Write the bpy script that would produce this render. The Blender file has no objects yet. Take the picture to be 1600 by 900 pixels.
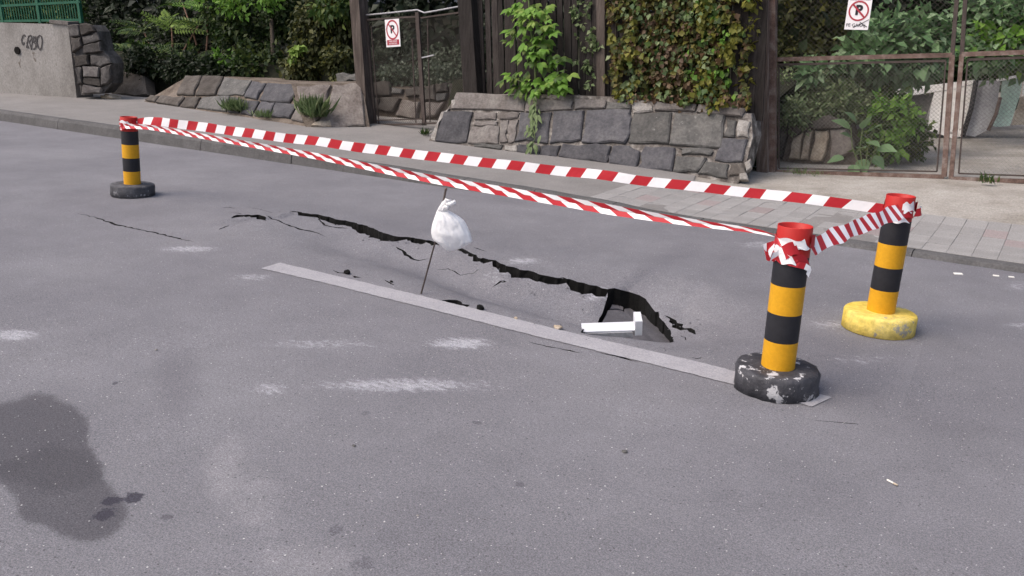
import bpy, bmesh, math, random
import numpy as np
from mathutils import Vector, Matrix, Quaternion, geometry, noise
R = math.radians
random.seed(7)
rng = np.random.default_rng(11)
SC = bpy.context.scene
COL = SC.collection

# ------------------------------------------------------------------ camera
# The scene is laid out in the road's own frame (x along the road, y across it, z off its surface); the
# street falls to the right, so at the end everything is turned by that slope (TILT) to stand upright.
F, CX, CY = 1300.0, 800.0, 450.0
CAM = Vector((0, 0, 1.67))
RT = Vector((0.8304388, 0.55609553, 0.03360294))
UP = Vector((-0.18141604, 0.21290095, 0.96008406))
FW = Vector((-0.52674436, 0.80338717, -0.27768585))
FWH = Vector((FW.x, FW.y, 0)).normalized()
RTH = Vector((RT.x, RT.y, 0)).normalized()
VERT = Vector((-0.072, 0, 1)).normalized()
TILT = VERT.rotation_difference(Vector((0, 0, 1))).to_matrix().to_4x4()
cd = bpy.data.cameras.new("camera")
cam = bpy.data.objects.new("camera", cd)
COL.objects.link(cam)
m3 = Matrix((RT, UP, -FW)).transposed()
cam.matrix_world = Matrix.Translation(CAM) @ m3.to_4x4()
cd.sensor_width = 36.0
cd.lens = 36.0 * F / 1600.0
cd.clip_start = 0.05
cd.clip_end = 500
SC.camera = cam

# ------------------------------------------------------------------ light
SUN_EL, SUN_ROT = R(54), R(-148)
w = bpy.data.worlds.new("World")
SC.world = w
w.use_nodes = True
wn = w.node_tree.nodes
sky = wn.new("ShaderNodeTexSky")
sky.sky_type = 'NISHITA'
sky.sun_disc = False
sky.sun_elevation = SUN_EL
sky.sun_rotation = SUN_ROT
sky.air_density = 1.0
sky.dust_density = 6.0
sky.ozone_density = 1.2
w.node_tree.links.new(sky.outputs[0], wn["Background"].inputs[0])
wn["Background"].inputs[1].default_value = 0.145
sl = bpy.data.lights.new("sun", 'SUN')
sl.energy = 0.75
sl.angle = R(50)
sl.color = (1.0, 0.955, 0.90)
sun = bpy.data.objects.new("sun", sl)
COL.objects.link(sun)
sdir = Vector((math.cos(SUN_EL) * math.sin(SUN_ROT), math.cos(SUN_EL) * math.cos(SUN_ROT), math.sin(SUN_EL)))
sun.rotation_euler = sdir.to_track_quat('Z', 'Y').to_euler()
SC.view_settings.view_transform = 'Standard'
SC.view_settings.look = 'None'
SC.view_settings.gamma = 1.0
SC.view_settings.exposure = 0.64
SC.cycles.max_bounces = 6

# ------------------------------------------------------------------ pixel -> place
def ray(px, py):
    return RT * (px - CX) + UP * (CY - py) + FW * F
def on_plane(px, py, P0, N):
    d = ray(px, py)
    return CAM + d * ((Vector(P0) - CAM).dot(N) / d.dot(N))
def on_z(px, py, z=0.0):
    return on_plane(px, py, (0, 0, z), Vector((0, 0, 1)))
def at_Y(px, py, Y):
    return on_plane(px, py, (0, Y, 0), Vector((0, 1, 0)))
def lerp_tab(x, tab):
    if x <= tab[0][0]: return tab[0][1]
    for (a, va), (b, vb) in zip(tab, tab[1:]):
        if x <= b: return va + (vb - va) * (x - a) / (b - a)
    return tab[-1][1]
def sm(a, b, x):
    t = min(1, max(0, (x - a) / (b - a)))
    return t * t * (3 - 2 * t)
KERB = [(-30, .20), (-10, .18), (-5, .115), (-4.1, .09), (-3.5, .045), (60, .045)]
def kz(X): return lerp_tab(X, KERB)
def gz(X, Y):
    if Y < 8.0: return 0.0
    z = kz(X) + .03 * (Y - 8.1)
    if X > -3.4:
        z += .06 * (X + 3.4) * sm(9.0, 11.2, Y) * (1 if X < 3 else 6.4 / (X + 3.4))
    z += .015 * max(0, Y - 11.5)
    return z
def on_ground(px, py):
    d = ray(px, py).normalized()
    t, p = 1.0, CAM + d
    while t < 90:
        q = CAM + d * t
        if q.z <= gz(q.x, q.y):
            break
        t += .02
    return CAM + d * (t - .01)
def depth(p): return (Vector(p) - CAM).dot(FW)

# ------------------------------------------------------------------ materials
def new_mat(name):
    m = bpy.data.materials.new(name)
    m.use_nodes = True
    return m, m.node_tree.nodes, m.node_tree.links, m.node_tree.nodes["Principled BSDF"]
def ramp(nodes, cols, lo=.3, hi=.7):
    r = nodes.new("ShaderNodeValToRGB")
    e = r.color_ramp.elements
    while len(e) < len(cols): e.new(.5)
    for i, c in enumerate(cols):
        e[i].position = lo + (hi - lo) * i / max(1, len(cols) - 1)
        e[i].color = (*c, 1)
    return r
def noise_node(N, L, co, scale, detail=6, rough=.6):
    n = N.new("ShaderNodeTexNoise")
    n.inputs["Scale"].default_value = scale
    n.inputs["Detail"].default_value = detail
    n.inputs["Roughness"].default_value = rough
    L.new(co, n.inputs["Vector"])
    return n
def mixc(N, L, fac, a, b, mode='MIX'):
    m = N.new("ShaderNodeMix")
    m.data_type = 'RGBA'
    m.blend_type = mode
    for sock, v in ((m.inputs[0], fac), (m.inputs[6], a), (m.inputs[7], b)):
        if isinstance(v, (int, float)): sock.default_value = v
        elif isinstance(v, tuple): sock.default_value = (*v, 1)
        else: L.new(v, sock)
    return m.outputs[2]
def mrange(N, L, v, a, b, c=0., d=1.):
    m = N.new("ShaderNodeMapRange")
    m.interpolation_type = 'SMOOTHSTEP'
    L.new(v, m.inputs[0])
    for i, x in zip((1, 2, 3, 4), (a, b, c, d)): m.inputs[i].default_value = x
    return m.outputs[0]
def math_n(N, L, op, a, b=0.):
    m = N.new("ShaderNodeMath")
    m.operation = op
    for s, v in ((m.inputs[0], a), (m.inputs[1], b)):
        if isinstance(v, (int, float)): s.default_value = v
        else: L.new(v, s)
    return m.outputs[0]
def bump_to(N, L, B, h, strength, dist=.01):
    b = N.new("ShaderNodeBump")
    b.inputs["Strength"].default_value = strength
    b.inputs["Distance"].default_value = dist
    L.new(h, b.inputs["Height"])
    L.new(b.outputs[0], B.inputs["Normal"])
def pmat(name, cols, scale=6, rough=.9, bump=.4, bscale=45, spec=.25, lo=.32, hi=.68, spots=None, stretch=None, metal=0., vary=0., grain=.5):
    m, N, L, B = new_mat(name)
    tc = N.new("ShaderNodeTexCoord")
    co = tc.outputs["Object"]
    if stretch:
        mp = N.new("ShaderNodeMapping")
        mp.inputs["Scale"].default_value = stretch
        L.new(co, mp.inputs[0])
        co = mp.outputs[0]
    n = noise_node(N, L, co, scale, 8, .65)
    r = ramp(N, cols, lo, hi)
    L.new(n.outputs["Fac"], r.inputs[0])
    c = r.outputs[0]
    f = noise_node(N, L, co, bscale, 4, .7)
    c = mixc(N, L, grain, c, mixc(N, L, mrange(N, L, f.outputs["Fac"], .3, .7), (.55, .55, .55), (1.35, 1.35, 1.35)), 'MULTIPLY')
    if spots:
        col, sc, th = spots
        s = noise_node(N, L, co, sc, 6, .7)
        c = mixc(N, L, mrange(N, L, s.outputs["Fac"], th, th + .04), c, col)
    if vary:
        oi = N.new("ShaderNodeObjectInfo")
        v = mrange(N, L, oi.outputs["Random"], 0, 1, 1 - vary, 1 + vary)
        cc = N.new("ShaderNodeCombineColor")
        for i in range(3): L.new(v, cc.inputs[i])
        c = mixc(N, L, 1., c, cc.outputs[0], 'MULTIPLY')
    L.new(c, B.inputs["Base Color"])
    B.inputs["Roughness"].default_value = rough
    B.inputs["Specular IOR Level"].default_value = spec
    B.inputs["Metallic"].default_value = metal
    if bump: bump_to(N, L, B, f.outputs["Fac"], bump)
    return m
def leafmat(name, cols, transl=.3, rough=.55):
    m, N, L, B = new_mat(name)
    g = N.new("ShaderNodeNewGeometry")
    r = ramp(N, cols, 0.0, 1.0)
    L.new(g.outputs["Random Per Island"], r.inputs[0])
    L.new(r.outputs[0], B.inputs["Base Color"])
    B.inputs["Roughness"].default_value = rough
    B.inputs["Specular IOR Level"].default_value = .3
    t = N.new("ShaderNodeBsdfTranslucent")
    L.new(r.outputs[0], t.inputs[0])
    mx = N.new("ShaderNodeMixShader")
    mx.inputs[0].default_value = transl
    L.new(B.outputs[0], mx.inputs[1])
    L.new(t.outputs[0], mx.inputs[2])
    L.new(mx.outputs[0], N["Material Output"].inputs[0])
    return m

OIL = [(176, 782, 15, 7, .75), (207, 778, 16, 9, .8), (163, 805, 18, 10, .7), (262, 808, 10, 5, .4), (180, 599, 4, 2.5, .6), (525, 828, 13, 7, .3), (565, 880, 20, 10, .3), (812, 757, 7, 4, .4), (745, 661, 8, 2.5, .35), (572, 645, 9, 3, .25)]
def road_material():
    m, N, L, B = new_mat("asphalt")
    tc = N.new("ShaderNodeTexCoord")
    co = tc.outputs["Object"]
    big = noise_node(N, L, co, .7, 5, .6)
    r = ramp(N, [(.155, .152, .168), (.179, .176, .192), (.206, .203, .219)], .3, .7)
    L.new(big.outputs["Fac"], r.inputs[0])
    c = r.outputs[0]
    def attr(nm):
        a = N.new("ShaderNodeAttribute")
        a.attribute_name = nm
        return a.outputs["Fac"]
    mid = noise_node(N, L, co, 9, 6, .75)
    fine = noise_node(N, L, co, 150, 3, .8)
    fine2 = noise_node(N, L, co, 420, 2, .7)
    # tone: patches of older, darker or younger surfacing
    c = mixc(N, L, attr("tone"), c, (.125, .121, .137))
    blot = noise_node(N, L, co, 2.1, 9, .85)
    c = mixc(N, L, .38, c, mixc(N, L, mrange(N, L, blot.outputs["Fac"], .3, .7), (.78, .78, .78), (1.2, 1.2, 1.2)), 'MULTIPLY')
    # dust and worn paint
    mp_ = N.new("ShaderNodeMapping")
    mp_.inputs["Scale"].default_value = (.6, 1.25, 1)
    mp_.inputs["Rotation"].default_value = (0, 0, R(-34))
    L.new(co, mp_.inputs[0])
    pn = noise_node(N, L, mp_.outputs[0], 24, 8, .85)
    pv = math_n(N, L, 'ADD', attr("pale"), math_n(N, L, 'MULTIPLY', math_n(N, L, 'SUBTRACT', pn.outputs["Fac"], .5), 2.6))
    c = mixc(N, L, mrange(N, L, pv, .22, .85, 0, .85), c, (.40, .40, .43))
    dv = math_n(N, L, 'ADD', attr("dust"), math_n(N, L, 'MULTIPLY', math_n(N, L, 'SUBTRACT', mid.outputs["Fac"], .5), .8))
    c = mixc(N, L, mrange(N, L, dv, .15, .8, 0, .55), c, (.31, .30, .315))
    # spilled liquid, drying in two tides
    wv = math_n(N, L, 'ADD', attr("wet"), math_n(N, L, 'MULTIPLY', math_n(N, L, 'SUBTRACT', mid.outputs["Fac"], .5), .55))
    wet = mrange(N, L, wv, -.06, .30)
    c = mixc(N, L, math_n(N, L, 'MULTIPLY', wet, .66), c, (.055, .052, .060))
    w2 = math_n(N, L, 'ADD', attr("wet2"), math_n(N, L, 'MULTIPLY', math_n(N, L, 'SUBTRACT', mid.outputs["Fac"], .5), .7))
    c = mixc(N, L, mrange(N, L, w2, -.1, .35, 0, .4), c, (.05, .048, .055))
    warp = noise_node(N, L, co, 22, 6, .8)
    for (ox, oy, rx, ry, k) in OIL:
        p_, q_, r_ = on_z(ox, oy), on_z(ox + rx, oy), on_z(ox, oy + ry)
        va = N.new("ShaderNodeVectorMath")
        va.operation = 'ADD'
        L.new(co, va.inputs[0])
        vs_ = N.new("ShaderNodeVectorMath")
        vs_.operation = 'SCALE'
        vs_.inputs[3].default_value = (q_ - p_).length * 3.2
        sub_ = N.new("ShaderNodeVectorMath")
        sub_.operation = 'SUBTRACT'
        L.new(warp.outputs["Color"], sub_.inputs[0])
        sub_.inputs[1].default_value = (.5, .5, .5)
        L.new(sub_.outputs[0], vs_.inputs[0])
        L.new(vs_.outputs[0], va.inputs[1])
        mpo = N.new("ShaderNodeMapping")
        mpo.vector_type = 'TEXTURE'
        mpo.inputs["Location"].default_value = (p_.x, p_.y, 0)
        mpo.inputs["Rotation"].default_value = (0, 0, math.atan2(RTH.y, RTH.x))
        mpo.inputs["Scale"].default_value = ((q_ - p_).length, (r_ - p_).length, 100)
        L.new(va.outputs[0], mpo.inputs[0])
        ln = N.new("ShaderNodeVectorMath")
        ln.operation = 'LENGTH'
        L.new(mpo.outputs[0], ln.inputs[0])
        c = mixc(N, L, mrange(N, L, ln.outputs["Value"], 1.15, .75, 0, k), c, (.030, .028, .042))
    # grain of the stone chippings
    mid2 = noise_node(N, L, co, 62, 4, .8)
    c = mixc(N, L, .5, c, mixc(N, L, mrange(N, L, mid2.outputs["Fac"], .3, .7), (.7, .7, .7), (1.3, 1.3, 1.3)), 'MULTIPLY')
    c = mixc(N, L, .9, c, mixc(N, L, mrange(N, L, fine.outputs["Fac"], .3, .7), (.62, .62, .62), (1.38, 1.38, 1.38)), 'MULTIPLY')
    c = mixc(N, L, .6, c, mixc(N, L, mrange(N, L, fine2.outputs["Fac"], .3, .7), (.6, .6, .6), (1.4, 1.4, 1.4)), 'MULTIPLY')
    for sc, th, col, k in ((38, .085, (.52, .51, .50), .85), (17, .045, (.60, .59, .57), .9), (30, .10, (.06, .06, .065), .7)):
        v = N.new("ShaderNodeTexVoronoi")
        v.inputs["Scale"].default_value = sc
        mp = N.new("ShaderNodeMapping")
        mp.inputs["Location"].default_value = (sc, sc * 2.3, 0)
        L.new(co, mp.inputs[0])
        L.new(mp.outputs[0], v.inputs["Vector"])
        keep = N.new("ShaderNodeSeparateColor")
        L.new(v.outputs["Color"], keep.inputs[0])
        on = math_n(N, L, 'MULTIPLY', mrange(N, L, v.outputs["Distance"], th * 1.6, th, 0, 1), mrange(N, L, keep.outputs[0], .62, .64, 0, k))
        c = mixc(N, L, on, c, col)
    L.new(c, B.inputs["Base Color"])
    rr = math_n(N, L, 'SUBTRACT', .88, math_n(N, L, 'MULTIPLY', wet, .12))
    L.new(rr, B.inputs["Roughness"])
    B.inputs["Specular IOR Level"].default_value = .15
    bump_to(N, L, B, fine.outputs["Fac"], .55, .006)
    return m

M = {}
M['asphalt'] = road_material()
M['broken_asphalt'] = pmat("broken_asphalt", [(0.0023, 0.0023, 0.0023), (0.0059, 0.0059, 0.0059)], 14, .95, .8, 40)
M['asphalt_shaded'] = pmat("shaded_asphalt", [(.085, .081, .088), (.12, .115, .125)], 7, .92, .5, 90, spots=((.05, .045, .045), 9, .62))  # fallen slabs: shade down in the hole is put into this darker colour
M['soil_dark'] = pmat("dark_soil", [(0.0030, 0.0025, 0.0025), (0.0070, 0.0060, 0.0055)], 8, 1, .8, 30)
M['line'] = pmat("line_paint", [(.305, .298, .318), (.355, .348, .37)], 5, .8, .25, 120, spots=((.22, .215, .245), 60, .64))
M['kerb'] = pmat("kerb_concrete", [(0.072, 0.071, 0.072), (0.122, 0.119, 0.121)], 3, .95, .6, 50)
M['pavement'] = pmat("pavement_asphalt", [(0.1841, 0.1758, 0.1711), (0.2353, 0.2241, 0.2185)], 1.3, .95, .35, 80, spots=((.33, .315, .30), 9, .66))
M['paver'] = pmat("paver", [(0.246, 0.238, 0.234), (0.295, 0.287, 0.283)], 4, .95, .3, 90, vary=.06)
M['paver_red'] = pmat("red_paver", [(0.244, 0.206, 0.206), (0.277, 0.239, 0.235)], 4, .95, .3, 90, vary=.08)
M['sand'] = pmat("sandy_ground", [(.23, .21, .185), (.31, .29, .265), (.38, .36, .335)], 1.8, 1, .6, 50, spots=((.2, .18, .15), 14, .67))
M['earth'] = pmat("brown_earth", [(.07, .055, .045), (.14, .115, .095), (.20, .17, .145)], 3, 1, .8, 30)
M['litter'] = pmat("leaf_litter", [(.012, .014, .009), (.03, .03, .018)], 4, 1, .6, 20)
M['concrete'] = pmat("old_concrete", [(.175, .165, .155), (.255, .243, .232), (.31, .298, .288)], 1.5, .95, .5, 40, spots=((.13, .115, .10), 3, .63), stretch=(1, 1, .55))
M['stone_dark'] = pmat("dark_stone", [(0.0512, 0.0512, 0.0576), (0.0784, 0.0768, 0.0848), (0.1024, 0.1000, 0.1056)], 5, .85, 1.0, 24, spots=((.24, .23, .23), 11, .70), vary=.22)
M['stone_grey'] = pmat("grey_stone", [(0.0694, 0.0679, 0.0671), (0.1014, 0.0991, 0.0959), (0.1342, 0.1287, 0.1232)], 5, .9, 1.0, 24, spots=((.33, .32, .31), 12, .66), vary=.15)
M['stone_brown'] = pmat("brown_stone", [(0.0528, 0.0456, 0.0408), (0.0816, 0.0720, 0.0648), (0.1056, 0.0960, 0.0888)], 5, .95, 1.0, 24, vary=.2)
M['coping'] = pmat("coping_stone", [(0.1160, 0.1024, 0.0952), (0.1568, 0.1424, 0.1360), (0.1904, 0.1768, 0.1664)], 5, .95, 1.0, 24, vary=.12)
M['mortar'] = pmat("mortar", [(.045, .04, .038), (.14, .125, .115), (.34, .32, .30)], 7, 1, .9, 40)
M['mortar_pale'] = pmat("pale_mortar", [(0.1696, 0.1496, 0.1360), (0.2584, 0.2448, 0.2312), (0.3264, 0.3128, 0.2992)], 9, 1, .9, 40)
M['rubble'] = pmat("rubble_stone", [(0.0480, 0.0440, 0.0400), (0.0960, 0.0880, 0.0840), (0.1760, 0.1640, 0.1560)], 4, 1, .9, 25)
M['fence_wood'] = pmat("fence_wood", [(0.0192, 0.0150, 0.0144), (0.0360, 0.0300, 0.0282), (0.0540, 0.0468, 0.0438)], 5, .9, .5, 40, stretch=(6, 6, .6), vary=.3)
M['post_wood'] = pmat("post_wood", [(0.0440, 0.0336, 0.0296), (0.0800, 0.0640, 0.0560), (0.1360, 0.1120, 0.1000)], 4, .9, .6, 40, stretch=(5, 5, .5))
M['post_brown'] = pmat("brown_post_wood", [(.09, .065, .055), (.16, .12, .10), (.27, .225, .20)], 4, .9, .6, 40, stretch=(5, 5, .5))
M['rust'] = pmat("rusty_iron", [(0.084, 0.054, 0.046), (0.150, 0.102, 0.086), (0.240, 0.198, 0.180)], 7, .8, .4, 60, spots=((.34, .31, .29), 9, .67))
M['rust_dark'] = pmat("dark_iron", [(.045, .036, .033), (.085, .066, .06)], 7, .8, .4, 60)
M['wire'] = pmat("wire", [(.13, .12, .115), (.21, .195, .185)], 7, .6, 0, 60)
M['wire_dark'] = pmat("dark_wire", [(.035, .030, .028), (.06, .05, .045)], 7, .7, 0, 60)
M['bolt_black'] = pmat("black_paint", [(.016, .016, .02), (.028, .028, .033)], 5, .55, .12, 50, spots=((.07, .07, .08), 18, .70), grain=0.15)
M['bolt_orange'] = pmat("orange_paint", [(.60, .295, .012), (.67, .345, .018)], 4, .5, .12, 50, spots=((.50, .24, .03), 14, .68), grain=0.15)
M['bolt_red'] = pmat("red_plastic", [(.38, .018, .016), (.45, .026, .022)], 4, .45, .05, 50, grain=0.04)
M['base_black'] = pmat("chipped_black_base", [(.028, .028, .034), (.075, .075, .085)], 7, .55, .9, 22, spots=((.50, .50, .52), 13, .562))
M['base_grey'] = pmat("grey_base", [(.045, .045, .052), (.10, .10, .11)], 7, .7, .9, 25, spots=((.33, .33, .35), 14, .60))
M['base_yellow'] = pmat("yellow_base", [(.62, .44, .055), (.76, .61, .20)], 3, .75, .3, 30, spots=((.36, .33, .28), 4, .585))
M['tape_red'] = pmat("red_tape", [(.40, .020, .030), (.46, .026, .036)], 6, .4, 0, 50, grain=0.04)
M['tape_white'] = pmat("white_tape", [(.80, .79, .82), (.86, .86, .88)], 6, .4, 0, 50, grain=0.04)
M['metal_white'] = pmat("white_metal", [(0.590, 0.599, 0.640), (0.672, 0.681, 0.713)], 5, .4, .05, 40, metal=0., grain=0.04)
M['metal_grey'] = pmat("grey_metal", [(.30, .30, .32), (.45, .45, .47)], 9, .45, .1, 40)
M['sign_white'] = pmat("sign_white", [(.72, .70, .72), (.80, .78, .80)], 3, .5, 0, 40, grain=0.04)
M['sign_red'] = pmat("sign_red", [(.33, .03, .05), (.40, .05, .07)], 3, .5, 0, 40, grain=0.04)
M['sign_black'] = pmat("sign_black", [(.015, .014, .02), (.025, .022, .03)], 3, .5, 0, 40, grain=0.04)
M['graffiti'] = pmat("graffiti_paint", [(.035, .032, .035), (.09, .085, .085)], 9, .8, 0, 40)
M['green_paint'] = pmat("green_paint", [(.012, .075, .045), (.02, .11, .065)], 4, .5, .1, 40)
M['panel_white'] = pmat("whitewashed_panel", [(0.750, 0.720, 0.705), (1.020, 1.005, 0.990)], 2.5, .9, .3, 30, spots=((.34, .31, .29), 5, .64), grain=0.2)
M['panel_grey'] = pmat("grey_panel", [(.30, .30, .33), (.42, .42, .44)], 2.5, .9, .3, 30)
M['panel_green'] = pmat("pale_green_panel", [(0.360, 0.504, 0.432), (0.504, 0.636, 0.564)], 2.5, .9, .3, 30, spots=((.34, .31, .27), 5, .66))
M['tan_stone'] = pmat("tan_stone", [(0.260, 0.208, 0.156), (0.390, 0.325, 0.254), (0.481, 0.416, 0.338)], 4, .95, .6, 30)
M['bark'] = pmat("bark", [(.045, .036, .028), (.12, .10, .08)], 8, .95, .8, 30, stretch=(3, 3, .6))
M['stem_green'] = pmat("green_stem", [(.10, .14, .05), (.16, .20, .08)], 8, .8, 0, 30)
M['stem_red'] = pmat("reddish_stem", [(.20, .11, .08), (.28, .17, .12)], 8, .8, 0, 30)
M['paper'] = pmat("paper", [(.70, .68, .64), (.78, .76, .72)], 9, .9, 0, 40, grain=0.04)
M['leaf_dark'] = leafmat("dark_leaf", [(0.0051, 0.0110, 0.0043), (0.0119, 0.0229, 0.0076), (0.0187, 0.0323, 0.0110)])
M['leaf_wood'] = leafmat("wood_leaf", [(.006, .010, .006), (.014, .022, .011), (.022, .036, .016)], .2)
M['leaf_mid'] = leafmat("mid_leaf", [(0.023, 0.046, 0.013), (0.041, 0.088, 0.023), (0.073, 0.124, 0.031), (0.114, 0.155, 0.031)])
M['leaf_shrub'] = leafmat("shrub_leaf", [(0.0112, 0.0224, 0.0064), (0.0208, 0.0440, 0.0120), (0.0360, 0.0640, 0.0176), (0.0640, 0.0880, 0.0192)])
M['leaf_bright'] = leafmat("bright_leaf", [(.07, .16, .025), (.12, .25, .035), (.19, .33, .055)], .35)
M['leaf_lime'] = leafmat("lime_leaf", [(.15, .24, .05), (.25, .36, .08)], .4)
M['leaf_olive'] = leafmat("olive_leaf", [(0.0232, 0.0307, 0.0105), (0.0420, 0.0532, 0.0165), (0.0690, 0.0765, 0.0270), (0.1297, 0.1297, 0.0307)])
M['leaf_ivy'] = leafmat("ivy_leaf", [(0.0298, 0.0383, 0.0103), (0.0603, 0.0707, 0.0162), (0.1004, 0.1108, 0.0221), (0.1607, 0.1458, 0.0298), (0.0752, 0.0421, 0.0201), (0.1205, 0.0752, 0.0350), (0.0506, 0.0603, 0.0149)], .25)
M['leaf_ivy_brown'] = leafmat("brown_ivy_leaf", [(0.0562, 0.0315, 0.0180), (0.1013, 0.0622, 0.0338), (0.1575, 0.1072, 0.0622)], .2)
M['leaf_ivy_yellow'] = leafmat("yellow_ivy_leaf", [(0.1253, 0.1335, 0.0225), (0.1965, 0.1875, 0.0315), (0.0892, 0.1072, 0.0180)], .3)
M['leaf_grey'] = leafmat("greyish_leaf", [(.05, .07, .045), (.09, .115, .075), (.15, .17, .13)])
M['leaf_broad'] = leafmat("broad_leaf", [(0.065, 0.130, 0.052), (0.111, 0.208, 0.085), (0.169, 0.273, 0.130), (0.221, 0.312, 0.182)], .3)
M['leaf_weed'] = leafmat("weed_leaf", [(0.087, 0.138, 0.051), (0.145, 0.203, 0.087), (0.232, 0.275, 0.145)], .3)
M['bag'] = None
def bag_material():
    m, N, L, B = new_mat("white_plastic_bag")
    tc = N.new("ShaderNodeTexCoord")
    n = noise_node(N, L, tc.outputs["Object"], 9, 3, .5)
    B.inputs["Base Color"].default_value = (.94, .94, .95, 1)
    B.inputs["Roughness"].default_value = .35
    t = N.new("ShaderNodeBsdfTranslucent")
    t.inputs[0].default_value = (.9, .9, .92, 1)
    mx = N.new("ShaderNodeMixShader")
    mx.inputs[0].default_value = .3
    L.new(B.outputs[0], mx.inputs[1])
    L.new(t.outputs[0], mx.inputs[2])
    L.new(mx.outputs[0], N["Material Output"].inputs[0])
    rd = math_n(N, L, 'ABSOLUTE', math_n(N, L, 'SUBTRACT', n.outputs["Fac"], .5))
    bump_to(N, L, B, rd, .25, .06)
    return m
M['bag'] = bag_material()

# ------------------------------------------------------------------ objects
def add_obj(name, me, parent=None):
    o = bpy.data.objects.new(name, me)
    COL.objects.link(o)
    if parent is not None: o.parent = parent
    return o
def tag(o, label=None, cat=None, group=None, kind=None):
    if label: o['label'] = label
    if cat: o['category'] = cat
    if group: o['group'] = group
    if kind: o['kind'] = kind
    return o
def thing(name, label, cat, loc=(0, 0, 0), group=None, rot=None):
    o = add_obj(name, None)
    o.empty_display_size = .2
    mw = Matrix.Translation(Vector(loc))
    if rot is not None: mw = mw @ rot.to_4x4()
    o.matrix_world = mw
    return tag(o, label, cat, group)
class MB:
    """collects shapes for one mesh"""
    def __init__(s): s.v, s.f, s.m = [], [], []
    def add(s, vs, fs, mi=0):
        b = len(s.v)
        s.v += [tuple(v) for v in vs]
        s.f += [tuple(b + i for i in f) for f in fs]
        s.m += [mi] * len(fs)
        return s
    def box(s, c, size, rot=None, mi=0):
        c = Vector(c)
        h = Vector(size) / 2
        vs = []
        for x in (-1, 1):
            for y in (-1, 1):
                for z in (-1, 1):
                    p = Vector((x * h.x, y * h.y, z * h.z))
                    vs.append(c + (rot @ p if rot else p))
        return s.add(vs, [(0, 1, 3, 2), (4, 6, 7, 5), (0, 4, 5, 1), (2, 3, 7, 6), (0, 2, 6, 4), (1, 5, 7, 3)], mi)
    def beam(s, a, b, wd, th, up=Vector((0, 1, 0)), mi=0):
        a, b = Vector(a), Vector(b)
        d = (b - a).normalized()
        n = (up - d * up.dot(d)).normalized()
        x = d.cross(n)
        vs = []
        for p in (a, b):
            for i, j in ((-1, -1), (1, -1), (1, 1), (-1, 1)):
                vs.append(p + x * (i * wd / 2) + n * (j * th / 2))
        return s.add(vs, [(0, 3, 2, 1), (4, 5, 6, 7), (0, 1, 5, 4), (1, 2, 6, 5), (2, 3, 7, 6), (3, 0, 4, 7)], mi)
    def tube(s, pts, rad, n=6, cap=True, mi=0):
        pts = [Vector(p) for p in pts]
        rads = rad if isinstance(rad, (list, tuple)) else [rad] * len(pts)
        vs, fs = [], []
        ref = Vector((.31, .93, .2))
        for i, p in enumerate(pts):
            d = (pts[min(i + 1, len(pts) - 1)] - pts[max(i - 1, 0)]).normalized()
            u = d.cross(ref).normalized()
            v = d.cross(u)
            for k in range(n):
                a = 2 * math.pi * k / n
                vs.append(p + (u * math.cos(a) + v * math.sin(a)) * rads[i])
        for i in range(len(pts) - 1):
            for k in range(n):
                fs.append((i * n + k, i * n + (k + 1) % n, (i + 1) * n + (k + 1) % n, (i + 1) * n + k))
        if cap:
            fs.append(tuple(range(n))[::-1])
            fs.append(tuple((len(pts) - 1) * n + k for k in range(n)))
        return s.add(vs, fs, mi)
    def stone(s, poly, nrm, back, proud, inset=.012, rough=.008, mi=0):
        """a worn block: outline poly, from `back` behind to `proud` in front of its plane"""
        nrm = Vector(nrm).normalized()
        P = []
        for a, b in zip(poly, poly[1:] + poly[:1]):
            a, b = Vector(a), Vector(b)
            L_ = (b - a).length
            P.append(a)
            for t in ((.5,) if L_ < .25 else (.33, .67)):
                j = Vector((random.gauss(0, 1), random.gauss(0, 1), random.gauss(0, 1))) * rough
                P.append(a.lerp(b, t) + j - nrm * j.dot(nrm))
        c = sum(P, Vector()) / len(P)
        n = len(P)
        vs = [p - nrm * back for p in P]
        vs += [p + nrm * (proud * .5 + random.uniform(-.2, .2) * rough) for p in P]
        for p in P:
            q = c - p
            q -= nrm * q.dot(nrm)
            vs.append(p + q.normalized() * inset * random.uniform(.7, 1.5) + nrm * (proud + random.uniform(-.5, .5) * rough))
        vs.append(c + nrm * (proud + random.uniform(0, 1) * rough))
        fs = []
        for k in range(n):
            k2 = (k + 1) % n
            fs += [(k, k2, n + k2, n + k), (n + k, n + k2, 2 * n + k2, 2 * n + k), (2 * n + k, 2 * n + k2, 3 * n)]
        fs.append(tuple(range(n))[::-1])
        return s.add(vs, fs, mi)
    def mesh(s, name, mats, smooth=False):
        me = bpy.data.meshes.new(name)
        me.from_pydata(s.v, [], s.f)
        for m in (mats if isinstance(mats, (list, tuple)) else [mats]):
            me.materials.append(m)
        if any(s.m):
            me.polygons.foreach_set("material_index", s.m)
        bm = bmesh.new()
        bm.from_mesh(me)
        bmesh.ops.recalc_face_normals(bm, faces=bm.faces)
        bm.to_mesh(me)
        bm.free()
        if smooth: me.polygons.foreach_set("use_smooth", [True] * len(me.polygons))
        me.update()
        return me
    def build(s, name, mats, parent=None, smooth=False):
        return add_obj(name, s.mesh(name, mats, smooth), parent)
def local(parent, pts):
    """world points -> parent's local frame"""
    iv = parent.matrix_world.inverted()
    return [iv @ Vector(p) for p in pts]
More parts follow.
